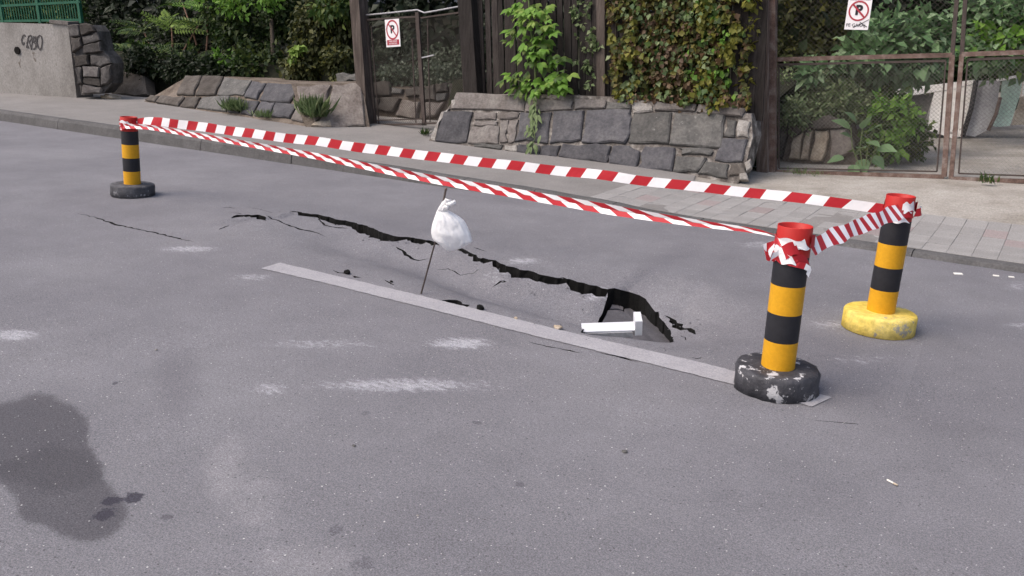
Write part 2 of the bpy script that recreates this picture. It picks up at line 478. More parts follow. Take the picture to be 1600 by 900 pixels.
def mesh_np(name, V, T, mats, midx=None):
    me = bpy.data.meshes.new(name)
    nv, nf = len(V), len(T)
    k = T.shape[1]
    me.vertices.add(nv)
    me.vertices.foreach_set("co", np.ascontiguousarray(V, dtype=np.float32).ravel())
    me.loops.add(nf * k)
    me.loops.foreach_set("vertex_index", np.ascontiguousarray(T, dtype=np.int32).ravel())
    me.polygons.add(nf)
    me.polygons.foreach_set("loop_start", np.arange(0, nf * k, k, dtype=np.int32))
    for m in (mats if isinstance(mats, (list, tuple)) else [mats]): me.materials.append(m)
    if midx is not None: me.polygons.foreach_set("material_index", midx.astype(np.int32))
    me.update(calc_edges=True)
    me.validate()
    return me
def leaves(P, D, Nn, Ln, Wd, curl=.15):
    """N pointed leaves folded on the midrib: P base, D direction, Nn normal (N,3), Ln, Wd (N,)"""
    D = D / np.linalg.norm(D, axis=1, keepdims=True)
    S = np.cross(D, Nn)
    S /= np.linalg.norm(S, axis=1, keepdims=True) + 1e-9
    U = np.cross(S, D)
    l, w_ = Ln[:, None], Wd[:, None]
    a = P
    b = P + D * l * .42 + S * w_ * .5 + U * w_ * curl
    c = P + D * l - U * l * curl * .6
    d = P + D * l * .42 - S * w_ * .5 + U * w_ * curl
    V = np.stack([a, b, c, d], 1).reshape(-1, 3)
    i = np.arange(len(P))[:, None] * 4
    T = np.concatenate([i + np.array([[0, 1, 2]]), i + np.array([[0, 2, 3]])], 0)
    return V, T
def rand_dirs(n):
    v = rng.normal(size=(n, 3))
    return v / np.linalg.norm(v, axis=1, keepdims=True)
def crown(blobs, n, size, droop=.3, var=.35, clump=.33, per=14):
    """leaf arrays for ellipsoid blobs [(centre, (rx,ry,rz))], gathered in clumps so gaps remain"""
    vol = np.array([b[1][0] * b[1][1] * b[1][2] for b in blobs]) ** .67
    Ps = []
    for (c, r), k in zip(blobs, (vol / vol.sum() * n).astype(int)):
        m = max(3, k // per)
        d = rand_dirs(m)
        rad = rng.uniform(.35, 1.0, (m, 1)) ** .5
        C = np.array(c)[None] + d * rad * np.array(r)[None]
        sd = clump * min(r)
        idx = rng.integers(0, m, k)
        p = C[idx] + rng.normal(size=(k, 3)) * sd * rng.uniform(.4, 1, (k, 1))
        Ps.append(np.concatenate([p, (p - np.array(c)[None]) / np.array(r)[None]], 1))
    A = np.concatenate(Ps, 0)
    P, O = A[:, :3], A[:, 3:]
    k = len(P)
    D = O * .6 + rand_dirs(k) * .8
    D[:, 2] -= droop
    Nn = rand_dirs(k) * .7 + np.array([[0, -.3, .8]])
    L_ = size * rng.uniform(1 - var, 1 + var, k)
    return leaves(P, D, Nn, L_, L_ * rng.uniform(.5, .72, k))
def curtain(x0, x1, ytop, ybot, Y, n, size, thick=.07, gap=-.2, seed=0):
    """leaves lying like shingles on an upright face; px limits, ragged lower edge ybot(x)"""
    out = []
    while len(out) < n:
        x = random.uniform(x0, x1)
        y = random.uniform(ytop, ybot(x))
        g_ = noise.noise(Vector((x * .045, y * .03, seed))) + .5 * noise.noise(Vector((x * .12, y * .06, seed + 4)))
        e_ = min(1, (x - x0) / 26, (x1 - x) / 50)
        if g_ < gap + .5 * (1 - e_): continue
        out.append(at_Y(x, y, Y - random.random() ** 2 * thick * (1 + 1.2 * g_)))
    P = np.array(out)
    D = np.stack([rng.normal(0, .6, n), rng.normal(-.35, .5, n), rng.normal(-.8, .4, n)], 1)
    Nn = np.stack([rng.normal(0, .7, n), np.full(n, -1.), rng.normal(.35, .6, n)], 1)
    L_ = size * rng.uniform(.6, 1.35, n)
    return leaves(P, D, Nn, L_, L_ * rng.uniform(.7, .95, n))
def plant(name, label, cat, base, blobs, n, size, mat, stems=(), group=None, leaf_name='foliage', extra=(), stem_mat='bark', **kw):
    t = thing(name, label, cat, base, group)
    b = np.array(base)
    V, T = crown(blobs, n, size, **kw)
    o = add_obj(leaf_name, mesh_np(leaf_name, V - b, T, M[mat]), t)
    o['kind'] = 'stuff'
    for bl, nn, sz, mt in extra:
        V, T = crown(bl, nn, sz, **kw)
        o = add_obj(leaf_name, mesh_np(leaf_name, V - b, T, M[mt]), t)
        o['kind'] = 'stuff'
    for pts, rad in stems:
        mb = MB()
        mb.tube([Vector(p) - Vector(base) for p in pts], rad, 6)
        mb.build('stem', M[stem_mat], t, True)
    return t
def blob(px, py, rx, ry, Y, dy=None):
    """an ellipsoid as seen round pixel px,py at distance plane Y"""
    c = at_Y(px, py, Y)
    k = depth(c) / F
    return (tuple(c), (rx * k, dy if dy else rx * k * .6, ry * k))

# ================================================================== ROAD with the sinkhole
SOUTH = [(300, 352), (380, 375), (460, 402), (545, 424), (610, 441), (700, 469), (760, 487), (830, 513), (905, 532), (1000, 548), (1065, 556), (1120, 552), (1160, 540)]
# north lip of the main break: pixel and height in pixels of the dark band seen below it
MAIN = [(455, 330, 1), (470, 332, 3), (500, 335, 4), (522, 342, 6), (540, 345, 7), (556, 347, 5), (575, 354, 10), (589, 360, 9), (605, 365, 10), (623, 370, 7), (640, 371, 4), (655, 373, 6), (680, 378, 5), (700, 383, 2), (722, 388, 2),
        (740, 398, 4), (760, 404, 5), (782, 411, 6), (795, 417, 10), (813, 421, 11), (830, 424, 12), (853, 431, 10), (865, 433, 10), (888, 438, 9), (905, 441, 11), (926, 447, 13), (945, 451, 13), (956, 453, 13)]
TAILL = [(335, 345), (364, 341), (390, 337), (420, 340)]
TAILR = [(983, 453), (1000, 459), (1010, 464), (1024, 470), (1040, 479), (1061, 484), (1087, 500), (1140, 515)]
def band(px, py, h):
    p = on_z(px, py)
    d = depth(p)
    return .46 * h * d * d / (F * CAM.z), .34 * h * d / F
RIM = [(-3.9, 0), (-3.3, .02), (-2.75, .06), (-2.4, .09), (-2.1, .105), (-1.85, .07), (-1.45, 0)]
def rim(X): return lerp_tab(X, RIM)
def on_rim(px, py):
    p = on_z(px, py)
    for _ in range(6): p = on_z(px, py, -rim(p.x))
    return p
NL = [(on_rim(x, y).x, on_rim(x, y).y, *band(x, y, h)) for x, y, h in MAIN]
CXY = [tuple(on_z(*p).xy) for p in TAILL] + [(n_[0], n_[1] - n_[2] / 2) for n_ in NL] + [tuple(on_rim(*p).xy) for p in TAILR]
WXY = [(NL[0][0] - .3, .5)] + [(n_[0], n_[2]) for n_ in NL] + [(NL[-1][0] + .2, .10), (NL[-1][0] + .5, .5)]
SXY = [tuple(on_z(*p).xy) for p in SOUTH]
DEP = [(-7.1, 0), (NL[0][0] - .05, 0)] + [(n_[0], n_[3] + .012 + rim(n_[0])) for n_ in NL] + [(-2.0, .12), (-1.85, .085), (-1.6, .03), (-1.3, 0)]
BOWL = [(-6.8, 0), (-5.8, .02), (-4.9, .075), (-4.2, .11), (-3.2, .14), (-2.7, .155), (-2.3, .13), (-1.95, .06), (-1.6, .015), (-1.3, 0)]
def yc(X): return lerp_tab(X, CXY)
def ys(X): return lerp_tab(X, SXY)
def zS(X, Y):
    a, b = ys(X), yc(X)
    if Y <= a: return 0.0
    u = (Y - a) / max(.05, b - a)
    d = lerp_tab(X, DEP)
    bowl = lerp_tab(X, BOWL) * math.sin(math.pi * min(1, u) ** 1.35) ** 2
    if u <= 1: return -d * sm(0, 1, u) - bowl
    return -d * max(0, 1 - (u - 1) * 2)
def zN(X, Y):
    d = Y - yc(X)
    return -rim(X) * math.exp(-(max(0, d) / .28) ** 1.5) * (1 - sm(.3, .6, d))
def road_z(X, Y):
    if not (-7.1 < X < -1.3): return 0.0
    k = max(.012, lerp_tab(X, WXY) * .3)
    t = sm(-k, k, Y - yc(X))
    return zS(X, min(Y, yc(X))) * (1 - t) + zN(X, Y) * t
def on_sunk(px, py):
    z = 0
    for _ in range(10):
        p = on_z(px, py, z)
        z = .5 * z + .5 * min(0, zS(p.x, min(p.y, yc(p.x))))
    return on_z(px, py, z)
def main_poly():
    """the continuous break: ragged north lip, ragged south lip set back by the gap"""
    nrt, sth = [], []
    X = NL[0][0]
    while X < NL[-1][0]:
        y = lerp_tab(X, [(n_[0], n_[1]) for n_ in NL])
        w_ = lerp_tab(X, [(n_[0], n_[2]) for n_ in NL])
        w_ *= 1 + .55 * noise.noise(Vector((X * 5, 2, 0))) + .35 * noise.noise(Vector((X * 17, 5, 0)))
        j = .035 * noise.noise(Vector((X * 3.5, 0, 7))) + .035 * noise.noise(Vector((X * 13, 0, 3))) + .02 * noise.noise(Vector((X * 33, 0, 5)))
        nrt.append((X + random.uniform(-.006, .006), y + j))
        sth.append((X + random.uniform(-.006, .006), y + j - max(.012, w_) + .022 * noise.noise(Vector((X * 27, 9, 3)))))
        X += random.uniform(.015, .06)
    return nrt + sth[::-1]

def crack_poly(pts, jit=.010, sunk=False):
    """ragged slot round a pixel polyline of (px, py, width in metres)"""
    P = []
    for px, py, wd in pts:
        p = on_sunk(px, py) if sunk else on_z(px, py)
        P.append((p.x, p.y, wd))
    Q = []
    for a, b in zip(P, P[1:]):
        n = max(2, int(math.hypot(b[0] - a[0], b[1] - a[1]) / .045))
        for i in range(n):
            t = i / n
            Q.append(tuple(a[k] + (b[k] - a[k]) * t for k in range(3)))
    Q.append(P[-1])
    up_, dn = [], []
    for i, q in enumerate(Q):
        a, b = Q[max(0, i - 1)], Q[min(len(Q) - 1, i + 1)]
        d = Vector((b[0] - a[0], b[1] - a[1])).normalized()
        n = Vector((-d.y, d.x))
        c = Vector(q[:2])
        if 0 < i < len(Q) - 1: c += n * random.uniform(-1, 1) * jit
        wv = q[2] * random.uniform(.45, 1.35) / 2
        if i in (0, len(Q) - 1): up_.append(c); continue
        up_.append(c + n * wv)
        dn.append(c - n * wv)
    return [tuple(p) for p in up_ + dn[::-1]]
CR = []
CR.append(main_poly())
# the lens of void at the left end and the cracks round it
CR.append(crack_poly([(342, 359, .01), (352, 354, .02), (370, 348, .004)], .005))
CR.append(crack_poly([(362, 341, .02), (370, 338, .07), (380, 337, .11), (392, 337, .12), (404, 338, .10), (412, 340, .05), (417, 342, .01)], .008))
CR.append(crack_poly([(345, 325, .006), (358, 324, .014), (369, 326, .006)], .006))
CR.append(crack_poly([(355, 332, .008), (372, 333, .012), (380, 335, .02)], .006))
CR.append(crack_poly([(415, 337, .02), (432, 340, .03), (450, 347, .03), (468, 352, .03), (490, 355, .015), (512, 361, .006)], .010))
CR.append(crack_poly([(387, 324, .005), (406, 327, .008), (428, 333, .005)], .006))
CR.append(crack_poly([(497, 338, .008), (508, 347, .03), (530, 351, .03), (545, 352, .008)], .006))
CR.append(crack_poly([(618, 377, .02), (628, 381, .03), (642, 388, .02), (655, 391, .012), (670, 391, .004)], .008))
CR.append(crack_poly([(738, 386, .012), (752, 390, .02), (762, 393, .004)], .008))
CR.append(crack_poly([(680, 401, .004), (700, 403, .008), (720, 411, .009), (740, 412, .006), (752, 410, .004)], .006))
CR.append(crack_poly([(770, 426, .006), (782, 424, .02), (792, 425, .03)], .006))
CR.append(crack_poly([(868, 428, .006), (880, 428, .03), (892, 431, .05), (906, 437, .04), (916, 441, .02)], .008))
# the hole itself
HOLE_N = [(950, 452), (970, 453), (983, 453), (1000, 459), (1010, 465)]
HOLE_E = [(1010, 470), (1019, 481), (1028, 493), (1036, 502), (1043, 511), (1049, 521), (1054, 532)]
HOLE_S = [(1040, 533), (1018, 532), (995, 530), (970, 527), (945, 525), (922, 523), (908, 520)]
HOLE_W = [(916, 511), (934, 504), (941, 490), (946, 474), (949, 464)]
hp = [on_rim(*p).xy for p in HOLE_N] + [on_sunk(*p).xy for p in HOLE_E] + [on_sunk(*p).xy for p in HOLE_S] + [on_sunk(*p).xy for p in HOLE_W]
hq = []
for a, b in zip(hp, hp[1:] + hp[:1]):
    n = max(1, int((b - a).length / .05))
    for i in range(n):
        q = a.lerp(b, i / n)
        if i: q = q + Vector((random.uniform(-.01, .01), random.uniform(-.01, .01)))
        hq.append(tuple(q))
CR.append(hq)
CR.append(crack_poly([(1000, 460, .06), (1012, 465, .17), (1024, 470, .16), (1034, 475, .08), (1043, 480, .01)], .010))
CR.append(crack_poly([(1036, 484, .01), (1045, 488, .025), (1051, 494, .008)], .008))
CR.append(crack_poly([(1040, 466, .006), (1052, 470, .03), (1060, 480, .06), (1070, 487, .06), (1080, 490, .04), (1086, 499, .02), (1090, 502, .005)], .008))
CR.append(crack_poly([(1066, 495, .005), (1072, 502, .010), (1075, 510, .005)], .006))
# hairlines and crumbled spots along the marking
CR.append(crack_poly([(120, 333, .006), (150, 340, .016), (178, 350, .03), (215, 358, .024), (255, 367, .028), (285, 374, .022), (304, 378, .006)], .012))
CR.append(crack_poly([(824, 533, .004), (838, 538, .012), (855, 541, .010), (872, 544, .008), (890, 548, .014), (912, 552, .005)], .008))
CR.append(crack_poly([(519, 421, .006), (530, 426, .022), (541, 428, .01)], .008))
CR.append(crack_poly([(549, 431, .01), (556, 433, .03), (566, 434, .008)], .006))
CR.append(crack_poly([(600, 437, .006), (610, 442, .03), (617, 446, .006)], .006))
CR.append(crack_poly([(690, 469, .03), (700, 472, .15), (712, 477, .17), (722, 482, .12), (730, 485, .02)], .02))
CR.append(crack_poly([(928, 550, .004), (950, 554, .015), (975, 560, .016), (1000, 567, .004)], .004))
CR.append(crack_poly([(1012, 548, .005), (1022, 551, .012), (1036, 554, .006)], .006))
CR.append(crack_poly([(1075, 558, .006), (1088, 560, .012), (1102, 560, .004)], .006))
CR.append(crack_poly([(1262, 655, .003), (1300, 660, .006), (1400, 668, .004)], .010))

def build_road():
    X0, X1, Y0, Y1 = -9.8, -.6, 3.4, 6.5
    # fine grid elsewhere shares the patch's outer vertices
    xs_f = [X0 + i * .05 for i in range(int(round((X1 - X0) / .05)) + 1)]
    ys_f = [Y0 + i * .05 for i in range(int(round((Y1 - Y0) / .05)) + 1)]
    pts, index = [], {}
    for i, x in enumerate(xs_f):
        for j, y in enumerate(ys_f):
            edge = i in (0, len(xs_f) - 1) or j in (0, len(ys_f) - 1)
            jx, jy = (0, 0) if edge else (random.uniform(-.012, .012), random.uniform(-.012, .012))
            pts.append(Vector((x + jx, y + jy)))
    faces = []
    for poly in CR:
        b = len(pts)
        pts += [Vector(p) for p in poly]
        faces.append(list(range(b, b + len(poly))))
    edges = [(f[i], f[(i + 1) % len(f)]) for f in faces for i in range(len(f))]
    rv, re, rf, ov, oe, of = geometry.delaunay_2d_cdt(pts, edges, [], 0, 1e-5)
    cen_ = np.array([sum((rv[i] for i in f), Vector((0, 0))) / len(f) for f in rf])
    isvoid = np.zeros(len(rf), bool)
    for poly in CR:
        p_ = np.array(poly)
        sel = np.where((cen_[:, 0] > p_[:, 0].min()) & (cen_[:, 0] < p_[:, 0].max()) & (cen_[:, 1] > p_[:, 1].min()) & (cen_[:, 1] < p_[:, 1].max()))[0]
        cx_, cy_ = cen_[sel, 0], cen_[sel, 1]
        ins = np.zeros(len(sel), bool)
        for (x1, y1), (x2, y2) in zip(p_, np.roll(p_, -1, 0)):
            ins ^= ((y1 > cy_) != (y2 > cy_)) & (cx_ < (x2 - x1) * (cy_ - y1) / (y2 - y1 + 1e-15) + x1)
        isvoid[sel] |= ins
    bm = bmesh.new()
    layer_void = bm.faces.layers.int.new("void")
    vs = [bm.verts.new((p.x, p.y, 0)) for p in rv]
    for f, o in zip(rf, isvoid):
        try: nf = bm.faces.new([vs[i] for i in f])
        except ValueError: continue
        nf[layer_void] = 1 if o else 0
    bm.verts.ensure_lookup_table()
    # heights: vertices on the sunken side take the south field, others the north one
    for v in bm.verts:
        x, y = v.co.x, v.co.y
        v.co.z = road_z(x, y) + .0022 * noise.noise(Vector((x * 1.3, y * 1.3, 3)))
        if X0 + .3 < x < X1 - .3 and 4.3 < y < Y1 - .3: v.co.z += .0022 * noise.noise(Vector((x * 9, y * 9, 1)))
    void = [f for f in bm.faces if f[layer_void]]
    bmesh.ops.delete(bm, geom=void, context='FACES')
    loose = [v for v in bm.verts if not v.link_faces]
    bmesh.ops.delete(bm, geom=loose, context='VERTS')
    for f in bm.faces: f.material_index = 0
    # broken edges of the slots: extrude down
    eb = [e for e in bm.edges if len(e.link_faces) == 1 and
          not all(abs(v.co.x - X0) < 1e-4 or abs(v.co.x - X1) < 1e-4 or abs(v.co.y - Y0) < 1e-4 or abs(v.co.y - Y1) < 1e-4 for v in e.verts)]
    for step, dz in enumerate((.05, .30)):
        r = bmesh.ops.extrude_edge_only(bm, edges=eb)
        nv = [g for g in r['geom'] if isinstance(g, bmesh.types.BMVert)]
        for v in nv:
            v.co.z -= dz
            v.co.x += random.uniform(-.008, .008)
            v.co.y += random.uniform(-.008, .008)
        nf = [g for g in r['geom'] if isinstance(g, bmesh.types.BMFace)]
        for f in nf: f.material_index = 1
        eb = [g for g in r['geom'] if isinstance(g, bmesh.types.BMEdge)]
    # the rest of the carriageway
    xs = [-70, -50, -38, -30, -25, -21, -18, -16, -14, -12.5, -11.5, -10.6] + xs_f + [-.55 + .05 * i for i in range(0, 40)] + [1.5, 2, 2.6, 3.4, 4.5, 6, 9, 14, 24, 40]
    xs = sorted(set(round(x, 4) for x in xs))
    ysl = [-6, -4, -2.5, -1.5, -.8, -.3, 0] + [.05 * i for i in range(1, 68)] + ys_f + [6.6, 6.7, 6.8, 7, 7.2, 7.4, 7.6, 7.8, 8.0]
    ysl = sorted(set(round(y, 4) for y in ysl))
    grid = {}
    for i, x in enumerate(xs):
        for j, y in enumerate(ysl):
            inside = X0 + 1e-3 < x < X1 - 1e-3 and Y0 + 1e-3 < y < Y1 - 1e-3
            if not inside:
                z = .0022 * noise.noise(Vector((x * 1.3, y * 1.3, 3)))
                grid[i, j] = bm.verts.new((x, y, z))
    for i in range(len(xs) - 1):
        for j in range(len(ysl) - 1):
            ks = [(i, j), (i + 1, j), (i + 1, j + 1), (i, j + 1)]
            cx_, cy_ = (xs[i] + xs[i + 1]) / 2, (ysl[j] + ysl[j + 1]) / 2
            if X0 < cx_ < X1 and Y0 < cy_ < Y1: continue
            bm.faces.new([grid[k] for k in ks])
    bmesh.ops.remove_doubles(bm, verts=[v for v in bm.verts if v.co.z > -.04 and (abs(v.co.x - X0) < 1e-3 or abs(v.co.x - X1) < 1e-3 or abs(v.co.y - Y0) < 1e-3 or abs(v.co.y - Y1) < 1e-3)], dist=2e-4)
    me = bpy.data.meshes.new("road")
    bm.to_mesh(me)
    bm.free()
    me.materials.append(M['asphalt'])
    me.materials.append(M['broken_asphalt'])
    # wear and stains, as soft fields the material breaks up
    n = len(me.vertices)
    V = np.zeros(n * 3, np.float32)
    me.vertices.foreach_get("co", V)
    V = V.reshape(-1, 3).astype(float)
    q = V - np.array(CAM)
    q[:, 2] -= V[:, 2]
    dp = q @ np.array(FW)
    ok = dp > .3
    dpx = np.where(ok, dp, 1)
    px = np.where(ok, CX + F * (q @ np.array(RT)) / dpx, -9e3)
    py = np.where(ok, CY - F * (q @ np.array(UP)) / dpx, 9e3)
    def ell(lst):
        out = np.zeros(n)
        for cx_, cy_, rx, ry, s in lst:
            r_ = np.sqrt(((px - cx_) / rx) ** 2 + ((py - cy_) / ry) ** 2)
            out = np.maximum(out, s * np.clip(1.5 - r_, 0, 1))
        return out
    def sdf(poly, scale):
        poly = np.array(poly, float)
        d = np.full(n, 1e9)
        ins = np.zeros(n, bool)
        for (x1, y1), (x2, y2) in zip(poly, np.roll(poly, -1, 0)):
            ex, ey = x2 - x1, y2 - y1
            t = np.clip(((px - x1) * ex + (py - y1) * ey) / (ex * ex + ey * ey), 0, 1)
            d = np.minimum(d, np.hypot(px - x1 - t * ex, py - y1 - t * ey))
            cr = ((y1 > py) != (y2 > py)) & (px < (x2 - x1) * (py - y1) / (y2 - y1 + 1e-12) + x1)
            ins ^= cr
        return np.clip(np.where(ins, d, -d) / scale, -1, 1)
    def put(nm, a):
        at = me.attributes.new(nm, 'FLOAT', 'POINT')
        at.data.foreach_set("value", a.astype(np.float32))
    put("pale", ell([(630, 602, 130, 11, .62), (423, 608, 26, 9, .55), (720, 536, 48, 9, .75), (500, 538, 95, 7, .42), (22, 524, 36, 9, .7),
                     (296, 389, 46, 5, .6), (395, 433, 36, 5, .5), (932, 441, 26, 5, .6), (818, 407, 30, 5, .6), (778, 420, 22, 7, .35),
                     (1300, 507, 34, 7, .5), (1350, 562, 60, 8, .35), (1200, 382, 50, 6, .5), (1590, 508, 20, 4, .5), (1590, 446, 20, 8, .4)]))
    put("dust", ell([(350, 740, 36, 60, .55), (400, 790, 50, 60, .45), (360, 700, 30, 30, .5), (480, 880, 110, 40, .45), (130, 385, 20, 4, .3), (560, 400, 60, 14, .25),
                     (860, 470, 60, 14, .3), (1170, 470, 60, 14, .2), (1560, 480, 60, 10, .25), (700, 370, 60, 8, .3), (1030, 780, 300, 90, .22), (640, 850, 300, 90, .2)]))
    wet = [(0, 280), (60, 270), (110, 245), (180, 250), (260, 290), (320, 350), (320, 440), (375, 500), (375, 560), (420, 600), (465, 680), (440, 730), (390, 770), (330, 790), (250, 785), (200, 760), (170, 735), (90, 725), (60, 700), (50, 640), (0, 580), (-90, 560), (-90, 300)]
    put("wet", sdf([(x / 2.25, 500 + y / 2.25) for x, y in wet], 40))
    wet2 = [(160, 425), (330, 455), (370, 570), (300, 605), (180, 620), (70, 590), (0, 560), (-60, 540), (-60, 490), (60, 480)]
    put("wet2", sdf([(x / 2.25, 500 + y / 2.25) for x, y in wet2], 40))
    tone = ell([(276, 600, 30, 56, .45), (1240, 600, 50, 20, .25), (1350, 622, 90, 14, .3), (1520, 655, 120, 22, .35)])
    tone = np.maximum(tone, .30 * np.clip(sdf([(1075, 375), (1100, 385), (960, 470), (930, 462)], 14) + .6, 0, 1))
    tone = np.maximum(tone, .35 * np.clip(sdf([(1260, 588), (1420, 618), (1600, 668), (1700, 700), (1700, 720), (1590, 690), (1420, 640), (1260, 605)], 8) + .5, 0, 1))
    tone = np.maximum(tone, .28 * np.clip(sdf([(1060, 480), (1700, 560), (1700, 690), (1290, 600), (1100, 545)], 60) + .5, 0, 1))
    put("tone", tone)
    o = add_obj("road", me)
    tag(o, kind='structure')
    return o
road = build_road()

# void below the road: an undermined pit of dark soil
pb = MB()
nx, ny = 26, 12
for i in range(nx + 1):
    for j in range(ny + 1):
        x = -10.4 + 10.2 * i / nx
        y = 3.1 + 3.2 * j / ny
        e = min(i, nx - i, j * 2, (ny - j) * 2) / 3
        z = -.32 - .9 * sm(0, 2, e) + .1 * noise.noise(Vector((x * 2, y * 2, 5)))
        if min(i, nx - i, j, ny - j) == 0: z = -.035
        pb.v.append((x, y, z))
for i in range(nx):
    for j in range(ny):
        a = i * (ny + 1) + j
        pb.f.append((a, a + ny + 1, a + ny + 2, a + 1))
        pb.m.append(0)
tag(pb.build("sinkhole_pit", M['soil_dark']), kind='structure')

# broken pieces of road fallen into the hole, hinged on its near lip
HG0, HG1 = on_sunk(920, 524), on_sunk(1046, 533)
HG0.z -= .07; HG1.z -= .12
far_ = on_z(985, 478, -.22)
HN = (HG1 - HG0).cross(far_ - HG0).normalized()
if HN.z < 0: HN = -HN
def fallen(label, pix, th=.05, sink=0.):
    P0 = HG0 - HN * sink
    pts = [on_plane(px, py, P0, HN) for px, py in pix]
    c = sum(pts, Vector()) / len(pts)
    t = tag(MB().stone([p - c for p in pts], HN, th, .0, .006, .010).build("asphalt_slab", M['asphalt_shaded']), label, "asphalt slab", "broken slabs down in the hole")
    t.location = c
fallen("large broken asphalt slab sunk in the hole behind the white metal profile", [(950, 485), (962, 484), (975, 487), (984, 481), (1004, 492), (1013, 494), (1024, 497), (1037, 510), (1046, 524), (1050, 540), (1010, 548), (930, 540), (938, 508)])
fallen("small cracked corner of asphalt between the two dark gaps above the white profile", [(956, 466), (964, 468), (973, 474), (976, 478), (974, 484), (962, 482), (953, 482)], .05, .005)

# white marking line
lb = MB()
LP = [((408, 420), (437, 411)), ((500, 441), (535, 434)), ((620, 471), (655, 462)), ((735, 500), (765, 489)), ((850, 529), (880, 517)), ((960, 556), (990, 543)), ((1060, 580), (1090, 566)), ((1145, 602), (1170, 587)), ((1268, 637), (1300, 622))]
lo = [on_z(*a) for a, b in LP]
hi = [on_z(*b) for a, b in LP]
def poly_at(P, X):
    return lerp_tab(X, [(p.x, p.y) for p in P])
n = 150
for i in range(n + 1):
    t = i / n
    xa = lo[0].x + (lo[-1].x - lo[0].x) * t
    xb = hi[0].x + (hi[-1].x - hi[0].x) * t
    ya = poly_at(lo, xa) + random.uniform(-.004, .004)
    yb = poly_at(hi, xb) + random.uniform(-.004, .004)
    for x, y in ((xa, ya), ((xa + xb) / 2, (ya + yb) / 2), (xb, yb)):
        lb.v.append((x, y, road_z(x, y) + .0022 * noise.noise(Vector((x * 1.3, y * 1.3, 3))) + .0045))
for i in range(n):
    for k in (0, 1):
        a = i * 3 + k
        lb.f.append((a, a + 3, a + 4, a + 1))
        lb.m.append(0)
tag(lb.build("road_marking", M['line']), kind='structure')

# crumbs and litter on the road
def chunk(name, label, cat, px, py, size, mat, flat=.6, group=None, sunk=False, seed=0):
    p = on_sunk(px, py) if sunk else on_ground(px, py) if py < 440 and px > 1400 else on_z(px, py)
    bm = bmesh.new()
    bmesh.ops.create_icosphere(bm, subdivisions=2, radius=size / 2)
    for v in bm.verts:
        k = 1 + .5 * noise.noise(v.co / size * 1.7 + Vector((seed * 3.1, 0, 0)))
        v.co = Vector((v.co.x * k, v.co.y * k * .8, v.co.z * k * flat + size * flat * .4))
    me = bpy.data.meshes.new(name)
    bm.to_mesh(me)
    bm.free()
    me.materials.append(M[mat])
    o = add_obj(name, me)
    o.location = (p.x, p.y, p.z)
    return tag(o, label, cat, group)
g = "lumps of broken asphalt beside the white line"
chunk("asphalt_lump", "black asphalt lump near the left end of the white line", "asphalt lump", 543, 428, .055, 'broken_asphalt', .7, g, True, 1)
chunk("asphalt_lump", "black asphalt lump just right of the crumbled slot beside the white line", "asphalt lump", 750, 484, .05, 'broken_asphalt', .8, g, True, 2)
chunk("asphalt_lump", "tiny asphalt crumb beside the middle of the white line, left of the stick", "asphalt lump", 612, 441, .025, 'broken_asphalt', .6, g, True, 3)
chunk("pebble", "pale tan stone between white line and the metal profile", "stone", 872, 514, .055, 'tan_stone', .5, None, True, 4)
chunk("pebble", "small orange brick crumb by the white line", "stone", 806, 499, .025, 'tan_stone', .8, None, True, 5)
chunk("pebble", "small white pebble on the road left of the faded paint, far left lane", "stone", 244, 547, .018, 'mortar_pale', .4, None, False, 6)
chunk("pebble", "grey chip on the asphalt below the faded dash", "stone", 553, 697, .022, 'stone_grey', .3, None, False, 7)
chunk("pebble", "pale pebble on the bare asphalt below the right part of the line", "stone", 976, 707, .028, 'stone_grey', .4, None, False, 8)
chunk("pebble", "round grey stone on the near lane, bottom of the view", "stone", 653, 806, .013, 'mortar_pale', .4, None, False, 9)
def flat_piece(name, label, cat, px, py, L_, W_, ang, mat, T_=.004, group=None):
    p = on_z(px, py)
    mb = MB()
    mb.box((0, 0, T_ / 2 + .004), (L_, W_, T_), Matrix.Rotation(ang, 3, 'Z') @ Matrix.Rotation(.12, 3, 'X'))
    o = mb.build(name, M[mat])
    o.location = p
    return tag(o, label, cat, group)
g = "paper scraps by the right kerb"
flat_piece("paper_scrap", "largest white paper scrap in the gutter, left of the other two", "paper scrap", 1497, 429, .065, .035, .5, 'paper', .006, g)
flat_piece("paper_scrap", "middle small white paper scrap in the gutter at the right", "paper scrap", 1556, 432, .045, .022, .2, 'paper', .006, g)
flat_piece("paper_scrap", "rightmost small white paper scrap in the gutter", "paper scrap", 1580, 434, .04, .02, .3, 'paper', .006, g)
gb = MB()
crum = []
for _ in range(110):
    n_ = random.choice(NL)
    X = n_[0] + random.uniform(-.08, .08)
    crum.append((X, n_[1] - n_[2] - abs(random.gauss(.01, .07)), random.uniform(.003, .011)))
for px, py, sp, k in ((715, 482, 14, 26), (545, 430, 14, 14), (608, 442, 10, 10), (860, 505, 40, 26), (905, 532, 12, 14), (1000, 545, 40, 30), (1070, 556, 30, 20), (1075, 512, 18, 14), (1045, 495, 12, 12), (360, 345, 12, 14)):
    for _ in range(k):
        p = on_sunk(px + random.gauss(0, sp), py + random.gauss(0, sp * .25))
        crum.append((p.x, p.y, random.uniform(.003, .009)))
for X, Y, r_ in crum:
    if Y < ys(X) + .02: continue
    z = road_z(X, Y)
    c = Vector((X, Y, z + r_ * .3))
    ds = [Vector(d) * r_ * random.uniform(.6, 1.2) for d in ((1, 0, 0), (-1, 0, 0), (0, 1, 0), (0, -1, 0), (0, 0, .8), (0, 0, -.8))]
    gb.add([c + d for d in ds], [(0, 2, 4), (2, 1, 4), (1, 3, 4), (3, 0, 4), (2, 0, 5), (1, 2, 5), (3, 1, 5), (0, 3, 5)])
